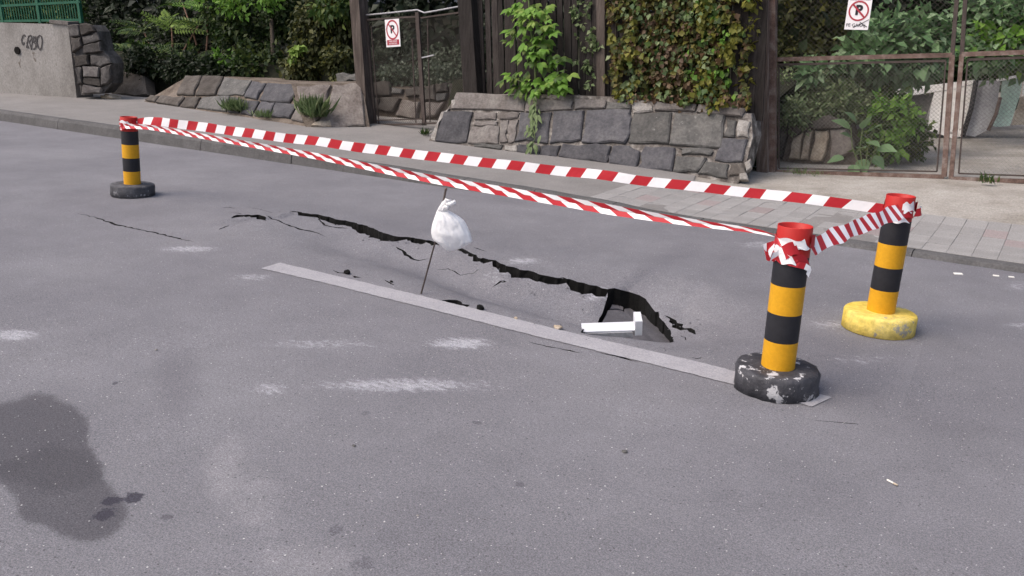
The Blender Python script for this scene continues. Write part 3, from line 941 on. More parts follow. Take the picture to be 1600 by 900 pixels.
tag(gb.build("asphalt_grit", M['asphalt']), "loose grit of broken asphalt along the crack", "grit", None, 'stuff')
cb = thing("cigarette_end", "cigarette end lying alone on the bare road at the lower right", "cigarette end", on_z(1394, 756) + Vector((0, 0, .006)))
dv = (on_z(1403, 760) - on_z(1386, 751)).normalized()
MB().tube([dv * -.025, dv * .005], .004, 8).build("paper_tube", M['paper'], cb, True)
MB().tube([dv * .0055, dv * .025], .0041, 8).build("filter", M['tan_stone'], cb, True)

# ================================================================== KERB, PAVEMENT, GROUND
kb = add_obj("kerb", None)
tag(kb, kind='structure')
x = -30.0
while x < 6:
    x2 = x + 1.0
    a, b = kz(x), kz(x2)
    ja, jb = random.uniform(-.006, .006), random.uniform(-.006, .006)
    mb = MB()
    prof = [(8.0, -.05), (7.985, .0), (8.01, .75), (8.045, 1.0), (8.15, 1.02), (8.15, -.05)]
    nseg = 5
    for i in range(nseg + 1):
        t = i / nseg
        X = x + .004 + (x2 - x - .008) * t
        h = kz(X)
        for y, f_ in prof:
            zz = h * f_ if f_ > 0 else f_
            mb.v.append((X, y + ja + .006 * noise.noise(Vector((X * 5, y * 30, 0))), zz + .005 * noise.noise(Vector((X * 6, y * 9, 2)))))
    k = len(prof)
    for i in range(nseg):
        for j in range(k - 1):
            mb.f.append((i * k + j, (i + 1) * k + j, (i + 1) * k + j + 1, i * k + j + 1))
            mb.m.append(0)
    mb.f += [tuple(range(k)), tuple(nseg * k + j for j in range(k))]
    mb.m += [0, 0]
    mb.build("kerb_stone", M['kerb'], kb)
    x = x2
def sheet(name, xs, yf, zf, mat):
    """grid sheet: xs list, yf(x)->list of y, zf(x,y)"""
    mb = MB()
    for X in xs:
        Ys = yf(X)
        k = len(Ys)
        mb.v += [(X, y, zf(X, y)) for y in Ys]
    for i in range(len(xs) - 1):
        for j in range(k - 1):
            a = i * k + j
            mb.f.append((a, a + k, a + k + 1, a + 1))
            mb.m.append(0)
    o = mb.build(name, M[mat], None, True)
    return tag(o, kind='structure')
def pav_end(X): return 9.62 + (11.7 - 9.62) * (1 - sm(-4.6, -3.6, X))
xs_p = [-60, -45, -36] + [-30 + .3 * i for i in range(130)] + [12, 20, 40]
sheet("pavement", xs_p, lambda X: [8.148 + (pav_end(X) - 8.148) * i / 14 for i in range(15)],
      lambda X, y: gz(X, y) + .012 * noise.noise(Vector((X * .8, y * .8, 4))) - (.004 if X > -4.4 else 0), 'pavement')
def yard_z(X, Y):
    z = gz(X, Y) + .02 * noise.noise(Vector((X * 1.5, Y * 1.5, 8))) - .02
    if Y > 19: z += .35 * (Y - 19)
    return z
sheet("ground", [-120, -60] + [-34 + .4 * i for i in range(110)] + [14, 20, 40, 120],
      lambda X: [8.3 + .25 * i for i in range(48)] + [21, 23, 26, 30, 40, 70, 140], yard_z, 'sand')
sheet("near_ground", [-120, -60, -30, -10, 0, 10, 30, 60, 120], lambda X: [-140, -60, -20, -5.9], lambda X, y: -.012, 'pavement')
# bank of earth held by the walls on the left
def bank_z(X, Y):
    if X < -11.6: y0, h = 12.35, .80
    elif X < -8.9: y0, h = 12.9, .62
    else: y0, h = 11.25, .88
    return gz(X, min(Y, 13)) + h * sm(y0 - .15, y0 + .05, Y) - .6 * (1 - sm(y0 - .4, y0 - .1, Y)) + .16 * max(0, Y - y0 - .6) + .05 * noise.noise(Vector((X, Y, 3)))
sheet("bank", [-120, -60, -44, -36] + [-30 + .25 * i for i in range(106)] + [-3.55], lambda X: [10.9 + .15 * i for i in range(26)] + [15, 16, 18, 21, 25, 30, 40, 60, 100], bank_z, 'litter')

# concrete pavers
pv_meshes = {}
pc = add_obj("paving", None)
tag(pc, kind='structure')
rs, cs = .30, .20
r_i = 0
for r_ in range(5):
    y0 = 8.16 + r_ * rs
    off = 0
    X = -4.35 + off
    while X < 2.4:
        red = random.random() < .08
        c = (X + cs / 2, y0 + rs / 2)
        jz = random.uniform(-.0025, .0025)
        key = (red,)
        mb = MB()
        hw, hh = cs / 2 - .0014, rs / 2 - .0014
        cr = [(-hw, -hh), (hw, -hh), (hw, hh), (-hw, hh)]
        zz = [gz(c[0] + a, c[1] + b) + jz for a, b in cr]
        vs = [(a, b, z - .02) for (a, b), z in zip(cr, zz)] + [(a, b, z + .001) for (a, b), z in zip(cr, zz)] + [(a * .98, b * .985, z + .0025) for (a, b), z in zip(cr, zz)]
        fs = [(8, 9, 10, 11)]
        for k in range(4):
            k2 = (k + 1) % 4
            fs += [(k, k2, 4 + k2, 4 + k), (4 + k, 4 + k2, 8 + k2, 8 + k)]
        mb.add(vs, fs)
        o = mb.build("paver", M['paver_red' if red else 'paver'], pc)
        o.location = (c[0], c[1], 0)
        X += cs
# ================================================================== BOLLARDS
def bollard(label, base_px, top_px, base_mat, rb, hb, seed, rgh=1.):
    b = on_z(*base_px)
    tp = on_plane(top_px[0], top_px[1], b, FWH)
    ax = (tp - b)
    H = ax.length
    ax.normalize()
    rot = Vector((0, 0, 1)).rotation_difference(ax).to_matrix()
    t = thing("bollard", label, "bollard", b, "striped bollards holding the barrier tape", rot)
    rnd = random.Random(seed)
    # weight: a rough cast disc
    mb = MB()
    n = 40
    prof = [(0.0, .012), (.96, .003), (1.0, .02), (1.0, .5), (1.0, .86), (.975, .95), (.94, .99), (.80, 1.0), (0.55, 1.01), (.2, 1.0)]
    for i in range(n):
        a = 2 * math.pi * i / n
        for j, (r_, z_) in enumerate(prof):
            k = 1 + rgh * (.035 * noise.noise(Vector((math.cos(a) * 2.2, math.sin(a) * 2.2, j * .7 + seed))) + .02 * rnd.uniform(-1, 1) if j > 0 else 0)
            mb.v.append((math.cos(a) * r_ * rb * k, math.sin(a) * r_ * rb * k, z_ * hb * (1 + rgh * (.05 * noise.noise(Vector((math.cos(a) * r_ * 3, math.sin(a) * r_ * 3, seed))) if j > 3 else 0))))
    m_ = len(prof)
    for i in range(n):
        i2 = (i + 1) % n
        for j in range(m_ - 1):
            mb.f.append((i * m_ + j, i2 * m_ + j, i2 * m_ + j + 1, i * m_ + j + 1))
            mb.m.append(0)
    mb.build("weight_base", M[base_mat], t, True)
    # tube in painted bands, hollow
    rt_, th = .085, .006
    N_ = 32
    L0, L1 = hb * .98, H
    step = (L1 - L0) / 5
    bands = [('bolt_orange', 'orange_band'), ('bolt_black', 'black_band'), ('bolt_orange', 'orange_band'), ('bolt_black', 'black_band'), ('bolt_red', 'red_band')]
    for k, (mt, nm) in enumerate(bands):
        mb = MB()
        z0, z1 = L0 + k * step, L0 + (k + 1) * step
        top = k == 4
        rows = [(rt_, z0), (rt_, z1)] + ([(rt_ - th * .3, z1 + .003), (rt_ - th, z1), (rt_ - th, z1 - .4)] if top else [])
        vs = [(math.cos(2 * math.pi * i / N_) * r_, math.sin(2 * math.pi * i / N_) * r_, z) for i in range(N_) for r_, z in rows]
        q = len(rows)
        fs = [(i * q + j, ((i + 1) % N_) * q + j, ((i + 1) % N_) * q + j + 1, i * q + j + 1) for i in range(N_) for j in range(q - 1)]
        mb.add(vs, fs)
        mb.build(nm, M[mt], t, True)
    return t, b, ax, H
bn = bollard("nearest bollard with a chipped black round base standing on the end of the white line", (1211, 606), (1243, 353), 'base_black', .212, .125, 1)
by = bollard("bollard with a yellow painted round base nearest the pavement at the right", (1371, 514), (1408, 306), 'base_yellow', .222, .125, 2, .25)
bl = bollard("farthest bollard at the left with a dark grey round base", (208, 305), (201, 183), 'base_grey', .222, .125, 3, .4)
# scuff of bare metal on the black band of the yellow-based bollard
def pole_pt(b, h): return b[1] + b[2] * h

# ================================================================== BARRIER TAPE
def ribbon(mb, cen, wvec, bounds, slant, first=0, nseg=1, alt=0):
    """striped band: cen(u), wvec(u) (full width vector), stripe edges at bounds; slant shifts top edge along u"""
    for k, (a, b) in enumerate(zip(bounds, bounds[1:])):
        vs = []
        for j in range(nseg + 1):
            u = a + (b - a) * j / nseg
            ub, ut = u, min(max(u + slant, bounds[0]), bounds[-1])
            vs += [cen(ub) - wvec(ub) * .5, cen(ut) + wvec(ut) * .5]
        fs = [(2 * j, 2 * j + 2, 2 * j + 3, 2 * j + 1) for j in range(nseg)]
        mb.add(vs, fs, (k + first) % 2)
TM = [M['tape_red'], M['tape_white']]
def px_path(A, B, pts):
    """space curve in the upright plane through A and B seen at the given pixels; u in 0..1"""
    N = Vector((B - A)).cross(Vector((0, 0, 1))).normalized()
    P = [A] + [on_plane(x, y, A, N) for x, y in pts] + [B]
    s = [0]
    for p, q in zip(P, P[1:]): s.append(s[-1] + (q - p).length)
    T_ = [x / s[-1] for x in s]
    def f(u):
        u = min(max(u, 0), 1)
        for i in range(len(P) - 1):
            if u <= T_[i + 1] or i == len(P) - 2:
                h = (u - T_[i]) / (T_[i + 1] - T_[i])
                p0, p1, p2, p3 = P[max(i - 1, 0)], P[i], P[i + 1], P[min(i + 2, len(P) - 1)]
                return p1 + (p2 - p1) * h if len(P) < 5 else (0.5 * ((2 * p1) + (p2 - p0) * h + (2 * p0 - 5 * p1 + 4 * p2 - p3) * h * h + (3 * p1 - p0 - 3 * p2 + p3) * h ** 3))
        return B
    return f, s[-1]
def tape_thing(label, at):
    return thing("barrier_tape", label, "barrier tape", at, "red and white barrier tape round the sinkhole")
Zv = Vector((0, 0, 1))
# rear run: flat, from the left bollard to the yellow one
A = pole_pt(bl, bl[3] - .06) + Vector((.085, .03, 0))
B_ = pole_pt(by, by[3] - .10) + Vector((-.08, .03, 0))
cen, Ln = px_path(A, B_, [(250, 191), (330, 200), (420, 212), (560, 230), (700, 247), (850, 264), (1000, 282), (1200, 304), (1310, 316)])
t = tape_thing("long rear tape run stretched flat from the far left bollard to the yellow-based bollard", A)
mb = MB()
nst = 55
def wv_r(u): return (Zv + Vector((0, .22 * noise.noise(Vector((u * 16, 0, 0))), 0))) * (.092 - .028 * u) * (1 + .10 * noise.noise(Vector((u * 30, 3, 0))))
ribbon(mb, lambda u: cen(u) - A + Zv * .012 * noise.noise(Vector((u * 13, 5, 0))), wv_r, [i / nst for i in range(nst + 1)], .35 / nst, 0, 2)
mb.build("tape_band", TM, t)
# front run: folded double, from the left bollard to the near one, twisted thin at its right end
A = pole_pt(bl, bl[3] - .085) + Vector((.03, -.085, 0))
B_ = pole_pt(bn, bn[3] - .06) + Vector((-.09, 0, 0))
cen2, Ln2 = px_path(A, B_, [(235, 199), (300, 210), (400, 227), (500, 245), (600, 265), (700, 284), (800, 301), (900, 318), (1000, 335), (1100, 350), (1170, 359)])
t = tape_thing("front tape run, folded and twisted, from the far left bollard to the nearest bollard", A)
nst = 60
def wid(u): return lerp_tab(u, [(0, .046), (.3, .042), (.55, .048), (.72, .054), (.86, .054), (.93, .036), (1, .016)])
def fold(u, s): return (Zv * (.5) + Vector((.1, -.35 * s, 0)) * (.35 + .25 * math.sin(u * 23))) * wid(u)
b_ = [i / nst for i in range(nst + 1)]
mb = MB()
def tw(u): return 1.1
ribbon(mb, lambda u: cen2(u) - A + Zv * wid(u) * .25 * tw(u), lambda u: fold(u, 1) * tw(u), b_, -.85 / nst, 1, 2)
ribbon(mb, lambda u: cen2(u) - A - Zv * wid(u) * .25 * tw(u) + Vector((.0, -.006, 0)), lambda u: fold(u, -1) * tw(u), b_, -.55 / nst, 0, 2)
mb.build("tape_band", TM, t)
# short run between the two right-hand bollards
A = pole_pt(bn, bn[3] - .10) + Vector((.088, .0, 0))
B_ = pole_pt(by, by[3] - .075) + Vector((.03, -.095, 0))
cen3, L3 = px_path(A, B_, [(1300, 371), (1345, 353), (1380, 340)])
t = tape_thing("short tape run between the nearest bollard and the yellow-based bollard", A)
mb = MB()
nst = 23
ribbon(mb, lambda u: cen3(u) - A, lambda u: (Zv * .9 + Vector((-.75 + .2 * math.sin(u * 19), .1, 0))) * (.070 + .006 * math.sin(u * 31) + .010 * u), [i / nst for i in range(nst + 1)], .12 / nst, 0, 3)
mb.build("tape_band", TM, t)
# wraps and knots round the tops
def wrap(bb, label, specs, bits=()):
    o_, b, ax, H = bb
    t = thing("tape_wrap", label, "tape knot", b + ax * (H - .1), "tape wound round the bollard tops")
    x = ax.cross(Vector((0, 1, 0))).normalized()
    y = ax.cross(x)
    if y.dot(FWH) > 0: y = -y; x = -x
    for k, (h0, h1, a0, a1, wd, ph, st) in enumerate(specs):
        mb = MB()
        n = 54
        rr = .0925 + .0012 * k
        def P(u):
            a = R(a0 + (a1 - a0) * u)
            h = -h0 + (h0 - h1) * u + .1
            q = rr + .004 * math.sin(a * 5 + k)
            return (x * math.sin(a) + y * math.cos(a)) * q + ax * h
        ribbon(mb, P, lambda u: ax * wd * (1 + .25 * math.sin(u * 17 + k)), [i / st for i in range(st + 1)], .4 / st, ph, max(2, n // st))
        mb.build("tape_turn", TM, t)
    for pts, wd, st, ph in bits:
        mb = MB()
        Q = [Vector((p[0], p[1], p[2])) for p in pts]
        Q = [RTH * p.x - FWH * p.y + ax * p.z for p in Q]
        def P2(u):
            s = u * (len(Q) - 1)
            i = min(int(s), len(Q) - 2)
            return Q[i].lerp(Q[i + 1], s - i)
        ribbon(mb, P2, lambda u: (ax * .9 + RTH * .5 * math.sin(u * 9)) * wd, [i / st for i in range(st + 1)], .3 / st, ph, 3)
        mb.build("tape_end", TM, t)
    return t
wrap(bn, "crumpled tape knot with a loose looped end round the top of the nearest bollard",
     [(.075, .075, -75, 100, .045, 1, 2), (.065, .14, -60, 75, .05, 1, 4), (.09, .165, -40, 80, .06, 0, 3), (.155, .15, -80, 60, .05, 0, 3), (.06, .06, 90, 285, .05, 0, 5)],
     [([(-.075, .04, -.02), (-.11, .05, -.05), (-.145, .05, -.045), (-.15, .04, -.01), (-.125, .05, .01), (-.12, .06, -.03)], .05, 5, 1), ([(-.05, .08, -.06), (.0, .10, -.07), (.05, .095, -.085), (.07, .09, -.12)], .04, 2, 0)])
wrap(by, "tape wound round the top of the yellow-based bollard with white slivers showing",
     [(.05, .06, -90, -20, .06, 1, 1), (.09, .13, -80, 70, .05, 0, 3), (.13, .14, -60, 85, .04, 1, 2), (.06, .06, 90, 270, .07, 0, 5)],
     [([(.095, .045, -.0), (.105, .06, .025), (.09, .09, .02), (.06, .095, .012)], .06, 2, 1)])
wrap(bl, "tape wound round the top of the far left bollard",
     [(.055, .06, -75, 60, .05, 1, 2), (.07, .11, -85, 10, .045, 1, 2), (.09, .10, -60, 90, .06, 0, 3), (.06, .06, 80, 280, .07, 0, 5)])

# ================================================================== STICK AND BAG
sb = on_sunk(658, 459)
st_top = on_plane(697, 294, sb, FWH)
t = thing("marker_rod", "thin rusty iron rod stuck leaning in the sunken asphalt", "rod", sb)
mid = on_plane(680, 378, sb, FWH)
MB().tube([Vector((0, 0, -.25)) , Vector((0, 0, 0)), mid - sb, st_top - sb], [.006, .006, .0055, .0075], 8).build("rod_shaft", M['rust_dark'], t, True)
MB().tube([(st_top - sb) * .985, (st_top - sb)], [.010, .010], 8).build("rod_head", M['rust'], t, True)
OUT = [(141, 258, 272), (150, 240, 282), (163, 226, 286), (178, 218, 282), (195, 206, 274), (215, 196, 268), (232, 188, 300), (248, 183, 330), (262, 178, 352), (285, 170, 381), (310, 162, 397), (335, 156, 410), (360, 152, 421), (385, 152, 430), (410, 157, 436), (432, 168, 441), (448, 190, 424), (462, 208, 402), (476, 224, 378), (490, 242, 345), (500, 258, 310), (505, 270, 284)]
_o = []
for (y0, l0, r0), (y1, l1, r1) in zip(OUT, OUT[1:]):
    for k in range(3): _o.append((y0 + (y1 - y0) * k / 3, l0 + (l1 - l0) * k / 3, r0 + (r1 - r0) * k / 3))
OUT = _o + [OUT[-1]]
bz = on_plane(690, 340, sb, FWH)
t = thing("plastic_bag", "white plastic carrier bag knotted onto the leaning rod", "plastic bag", bz)
mb = MB()
NS = 84
Pz = bz - FWH * .01
for i, (yy, xl, xr) in enumerate(OUT):
    a = on_plane(640 + xl / 4.5, 280 + yy / 4.5, Pz, FWH)
    b = on_plane(640 + xr / 4.5, 280 + yy / 4.5, Pz, FWH)
    c, hw = (a + b) / 2, (b - a).length / 2
    dp_ = hw * (.55 if yy > 215 else .9)

    for k in range(NS):
        an = 2 * math.pi * k / NS
        nz = noise.noise(Vector((math.cos(an) * 1.6, math.sin(an) * 1.6, yy / 60)))
        cre = .13 * math.sin(an * 7 + yy / 45) * (1 if yy < 300 else max(.15, 1 - (yy - 300) / 120))
        rid = abs(noise.noise(Vector((an * 1.7, yy / 110, 4)))) + .7 * abs(noise.noise(Vector((an * 2.6 + yy / 60, yy / 70, 9))))
        fold = abs(noise.noise(Vector((an * 3.1 + (yy - 200) / 140, (yy - 160) / 190, 21))))
        tight = max(0, 1 - (yy - 215) / 150) if yy > 215 else 1
        q = .84 + .20 * nz + .20 * rid + .32 * fold * (.35 + tight)
        mb.v.append(c + RTH * math.cos(an) * hw - FWH * math.sin(an) * dp_ * q - bz)
for i in range(len(OUT) - 1):
    for k in range(NS):
        mb.f.append((i * NS + k, i * NS + (k + 1) % NS, (i + 1) * NS + (k + 1) % NS, (i + 1) * NS + k))
        mb.m.append(0)
mb.f += [tuple(range(NS)), tuple((len(OUT) - 1) * NS + k for k in range(NS))]
mb.m += [0, 0]
o = mb.build("bag_body", M['bag'], t, True)
# knotted handles
def kp(x, y, d=.0): return on_plane(640 + x / 4.5, 280 + y / 4.5, Pz - FWH * d, FWH) - bz
mb = MB()
mb.tube([kp(262, 215, .03), kp(250, 175, .035), kp(262, 150, .04), kp(283, 152, .035), kp(286, 172, .03)], [.012, .016, .020, .016, .010], 8)
mb.tube([kp(258, 172, .045), kp(285, 176, .05), kp(305, 166, .045), kp(322, 160, .04)], [.014, .014, .014, .017], 8)
mb.tube([kp(245, 190, .045), kp(268, 198, .05), kp(262, 216, .045)], [.013, .014, .010], 8)
mb.build("bag_knot", M['bag'], t, True)

# ================================================================== METAL PROFILE OVER THE HOLE
ml = on_plane(909, 522, on_z(955, 522, -.075), Vector((0, 0, 1)))
mr = on_plane(1001, 519, on_z(955, 522, -.045), Vector((0, 0, 1)))
mc = (ml + mr) / 2
xa = (mr - ml)
LN = xa.length
xa.normalize()
za = (Vector((0, 0, 1)) - FWH * .26)
za = (za - xa * za.dot(xa)).normalized()
ya = za.cross(xa)
rot = Matrix((xa, ya, za)).transposed()
t = thing("metal_profile", "white metal profile with an upturned end plate lying across the hole", "metal profile", mc, None, rot)
mb = MB()
W_ = .10
mb.box((-.02, 0, .048), (LN - .04, W_, .004))
mb.box((-.02, -W_ / 2 + .002, .023), (LN - .08, .004, .046))
mb.box((-.02, W_ / 2 - .002, .023), (LN - .04, .004, .046))
mb.build("channel", M['metal_white'], t)
MB().box((LN / 2 - .02, 0, .066), (.045, W_ + .012, .105)).build("end_plate", M['metal_white'], t)
MB().box((-.01, -W_ / 2 - .004, .019), (LN - .09, .004, .04)).build("lower_lip", M['metal_grey'], t)
mb = MB()
mb.box((-LN / 2 + .055, -W_ / 2 + .01, .005), (.05, .03, .035))
mb.build("rusty_bracket", M['rust'], t)
mb = MB()
mb.tube([(-LN / 2 + .03, -W_ / 2 - .02, .03), (-LN / 2 + .06, -W_ / 2 - .035, -.02)], .006, 6)
mb.build("bolt", M['metal_grey'], t)
mb = MB()
mb.tube([(-LN / 2 - .01, -W_ / 2 - .02, .004), (-LN / 2 + .035, -W_ / 2 - .02, .014)], .008, 6)
mb.build("bolt", M['metal_grey'], t)
mb = MB()
mb.tube([(-LN / 2 - .012, -.02, .03), (-LN / 2 + .01, -.02, .03)], .010, 6)
mb.build("bolt", M['metal_grey'], t)

# ================================================================== WALLS
def frame_of(a, b, lean_deg):
    """plane through ground points a, b leaning back by lean from upright; returns point, normal, along, up-in-plane, back"""
    al = (b - a)
    al = Vector((al.x, al.y, 0)).normalized()
    back = Vector((-al.y, al.x, 0))
    if back.y < 0: back = -back
    upv = (Vector((0, 0, 1)) * math.cos(R(lean_deg)) + back * math.sin(R(lean_deg))).normalized()
    nrm = al.cross(upv).normalized()
    if nrm.dot(FWH) > 0: nrm = -nrm
    return a, nrm, al, upv, back
def zoomed(poly, s, ox, oy): return [(ox + x / s, oy + y / s) for x, y in poly]
def backing(name, pix, pl, push, back, mat, parent, depth_=.8, sub=1):
    P0, nrm = pl[0], pl[1]
    pts = [on_plane(x, y, P0 - nrm * push, nrm) for x, y in pix]
    n = len(pts)
    vs = pts + [p + back * depth_ - Vector((0, 0, .0)) for p in pts]
    fs = [tuple(range(n)), tuple(range(n, 2 * n))[::-1]] + [(k, (k + 1) % n, n + (k + 1) % n, n + k) for k in range(n)]
    vs = local(parent, vs)
    return MB().add(vs, fs).build(name, M[mat], parent)
def stones(parent, pl, items, s, ox, oy, name='stone', proud=.035, back=.05):
    for it in items:
        poly, mt = it[0], it[1]
        pr = it[2] if len(it) > 2 else proud * random.uniform(.7, 1.3)
        pts = [on_plane(x, y, pl[0], pl[1]) for x, y in zoomed(poly, s, ox, oy)]
        pts = local(parent, pts)
        sz = max((a - b).length for a in pts for b in pts)
        MB().stone(pts, parent.matrix_world.inverted().to_3x3() @ pl[1], back, pr, min(.02, sz * .06), min(.014, sz * .032)).build(name, M[mt], parent)
# --- right revetment
a0, b0 = on_ground(690, 223), on_ground(1150, 284)
pl = frame_of(a0, b0, 30)
t = thing("stone_wall", "leaning stone retaining wall of big dark squared blocks below the ivy fence", "stone wall", a0)
backing("mortar_bed", [(668, 224), (684, 190), (700, 168), (716, 148), (860, 148), (960, 152), (1100, 168), (1174, 178), (1176, 215), (1164, 262), (1152, 290), (1000, 274), (840, 247)], pl, .012, pl[4], 'mortar', t, .42)
D_, G_, C_, B2 = 'stone_dark', 'stone_grey', 'coping', 'stone_brown'
S6 = [
 ([(100, 162), (235, 164), (205, 303), (62, 300)], D_), ([(160, 74), (478, 90), (470, 162), (133, 150)], C_), ([(482, 93), (698, 113), (692, 152), (478, 163)], C_),
 ([(706, 104), (850, 108), (846, 148), (706, 153)], C_), ([(858, 117), (960, 122), (966, 152), (852, 152)], G_), ([(974, 116), (1060, 126), (1066, 160), (978, 172)], 'mortar_pale'),
 ([(1068, 116), (1270, 130), (1260, 162), (1076, 158)], C_), ([(1278, 132), (1500, 150), (1480, 186), (1268, 166)], C_),
 ([(240, 168), (345, 168), (338, 200), (242, 200)], C_, .02), ([(240, 208), (350, 210), (345, 225), (238, 224)], C_, .015), ([(232, 232), (355, 230), (350, 312), (210, 308)], C_, .02), ([(352, 168), (450, 167), (440, 190), (356, 195)], C_, .02), ([(362, 205), (400, 200), (395, 300), (358, 305)], C_, .02), ([(405, 205), (446, 198), (425, 300), (398, 305)], C_, .018),
 ([(455, 166), (600, 166), (580, 308), (428, 303)], D_), ([(610, 162), (750, 158), (735, 293), (590, 310)], D_), ([(763, 158), (966, 155), (972, 195), (955, 285), (938, 312), (738, 305)], D_),
 ([(982, 172), (1155, 166), (1140, 312), (956, 306)], G_), ([(1172, 170), (1404, 180), (1384, 330), (1144, 316)], G_), ([(1412, 196), (1456, 206), (1448, 280), (1396, 276)], G_), ([(1388, 286), (1508, 290), (1480, 392), (1354, 386)], D_),
 ([(446, 314), (544, 320), (538, 370), (440, 350)], D_), ([(552, 322), (640, 318), (620, 374), (546, 370)], D_), ([(652, 312), (875, 322), (853, 403), (630, 370)], D_), ([(884, 322), (960, 322), (1008, 346), (990, 430), (866, 405)], D_),
 ([(1032, 324), (1172, 332), (1155, 440), (997, 430)], D_), ([(1190, 332), (1344, 336), (1332, 366), (1200, 362)], G_), ([(1178, 370), (1318, 376), (1272, 443), (1162, 440)], G_), ([(1312, 394), (1420, 406), (1410, 470), (1276, 450)], G_), ([(236, 312), (374, 316), (362, 338), (240, 326)], G_, .02),
 ([(1464, 200), (1520, 210), (1512, 284), (1458, 278)], 'mortar_pale'), ([(1430, 405), (1480, 400), (1500, 450), (1420, 460)], B2), ([(1490, 400), (1522, 380), (1525, 420), (1500, 440)], 'mortar_pale'), ([(1468, 450), (1500, 445), (1510, 480), (1470, 478)], 'mortar_pale'),
 ([(40, 285), (62, 230), (90, 165), (128, 148), (96, 168), (60, 298)], 'mortar_pale', .02), ([(382, 318), (440, 316), (436, 348), (384, 340)], 'mortar_pale', .02), ([(136, 110), (158, 108), (158, 148), (134, 148)], 'mortar_pale', .02)]
stones(t, pl, S6, 2.963, 660, 120, 'stone', .03)
wall_top = on_plane(940, 152, pl[0], pl[1])
# --- left revetment
a1, b1 = on_ground(230, 160), on_ground(480, 198)
pl2 = frame_of(a1, b1, 48)
t = thing("stone_wall", "low sloping revetment of dark slabs under the bushes left of the small gate", "stone wall", a1)
backing("mortar_bed", [(222, 160), (250, 145), (278, 128), (295, 119), (360, 122), (462, 131), (484, 201), (360, 183), (280, 170)], pl2, .02, pl2[4], 'earth', t, 1.2)
pl3 = frame_of(on_ground(478, 199), on_ground(578, 199), 42)
backing("earth_bed", [(455, 131), (566, 130), (578, 200), (480, 204), (470, 180)], pl3, .02, pl3[4], 'earth', t, .8)
S8 = [
 ([(390, 118), (462, 115), (425, 205), (345, 203)], B2), ([(468, 117), (562, 120), (525, 203), (432, 206)], B2), ([(568, 122), (692, 136), (652, 206), (532, 205)], 'stone_grey'), ([(698, 142), (760, 150), (716, 224), (658, 214)], D_), ([(768, 152), (880, 156), (910, 178), (868, 240), (728, 228)], D_),
 ([(228, 206), (265, 210), (242, 236), (198, 226)], B2), ([(275, 207), (382, 214), (352, 256), (250, 240)], B2), ([(390, 215), (456, 214), (428, 264), (362, 258)], B2), ([(468, 216), (590, 208), (572, 280), (438, 264)], 'stone_grey'), ([(598, 214), (655, 226), (630, 286), (580, 280)], D_),
 ([(662, 230), (728, 233), (690, 300), (642, 290)], D_), ([(738, 236), (800, 240), (775, 304), (702, 298)], D_), ([(806, 242), (900, 250), (868, 312), (784, 304)], D_), ([(905, 255), (960, 262), (930, 330), (875, 318)], 'coping')]
S8b = [([(900, 165), (1060, 158), (1040, 240), (985, 330), (950, 250), (915, 240)], 'earth_mix', .03), ([(1070, 158), (1196, 150), (1215, 346), (1060, 350), (1000, 335), (1045, 245)], 'earth_mix', .02), ([(985, 330), (1056, 322), (1060, 352), (965, 346)], 'tan_stone', .03)]
M['earth_mix'] = pmat("packed_earth_face", [(.12, .10, .09), (.20, .175, .16), (.26, .235, .215)], 4, 1, .9, 25)
stones(t, pl2, S8, 2.963, 160, 80, 'slab', .03)
stones(t, pl3, S8b, 2.963, 160, 80, 'slab', .03)
def boulder(name, label, cat, poly, mat, lean, base, th=.3, group=None, push=0):
    P = frame_of(base, base + Vector((1, 0, 0)), lean)
    P0 = P[0] + P[4] * push
    pts = [on_plane(x, y, P0, P[1]) for x, y in poly]
    c = sum(pts, Vector()) / len(pts)
    o = MB().stone([p - c for p in pts], P[1], th, .05, .04, .02).build(name, M[mat])
    o.location = c
    return tag(o, label, cat, group)
boulder("stone_block", "pale squared block lying on top of the earth slope left of the gate post", "stone block", [(526, 116), (560, 114), (563, 128), (528, 132)], 'stone_grey', 10, on_ground(545, 196) + Vector((0, 1.0, 0)), .25)
boulder("rock_slab", "dark leaning rock slab between rubble pillar and revetment", "rock slab", zoomed([(75, 92), (200, 118), (215, 204), (48, 208), (55, 150)], 2.963, 160, 80), 'stone_brown', 30, on_ground(210, 150), .25)
# --- concrete wall with its rubble end
cb_ = on_ground(120, 153)
ca_ = on_ground(-60, 141)
ca_ = cb_ + (ca_ - cb_) * 2.2
ca_.z = gz(ca_.x, ca_.y)
plc = frame_of(ca_, cb_, 0)
t = thing("concrete_wall", "grey poured concrete wall with a scribbled tag at the far left", "concrete wall", ca_)
nrm = plc[1]
upw = VERT
def cw(px, py, push=0.): return on_plane(px, py, cb_ - nrm * push, nrm)
tr = cw(106, 38)
trl = tr + (ca_ - cb_) + Vector((0, 0, .02))
bl_ = ca_ - Vector((0, 0, .1))
br_ = cb_ - Vector((0, 0, .1))
mb = MB()
nx_, nz_ = 14, 7
for i in range(nx_ + 1):
    for j in range(nz_ + 1):
        u, v = i / nx_, j / nz_
        p = bl_.lerp(br_, u).lerp(trl.lerp(tr, u), v) + nrm * .008 * noise.noise(Vector((i * .9, j * .9, 1)))
        mb.v.append(p - ca_)
for i in range(nx_):
    for j in range(nz_):
        a = i * (nz_ + 1) + j
        mb.f.append((a, a + nz_ + 1, a + nz_ + 2, a + 1))
        mb.m.append(0)
q = [bl_, br_, tr, trl]
bk = [p + plc[4] * .45 for p in q]
mb.add([p - ca_ for p in q + bk], [(1, 5, 6, 2), (3, 2, 6, 7), (0, 3, 7, 4), (4, 7, 6, 5)])
mb.build("wall_body", M['concrete'], t)
mb = MB()
c1, c2 = cw(80, 33.5), cw(109, 36.5)
mb.beam(c1 - ca_ + plc[4] * .2, c2 - ca_ + plc[4] * .2, .07, .5, plc[4])
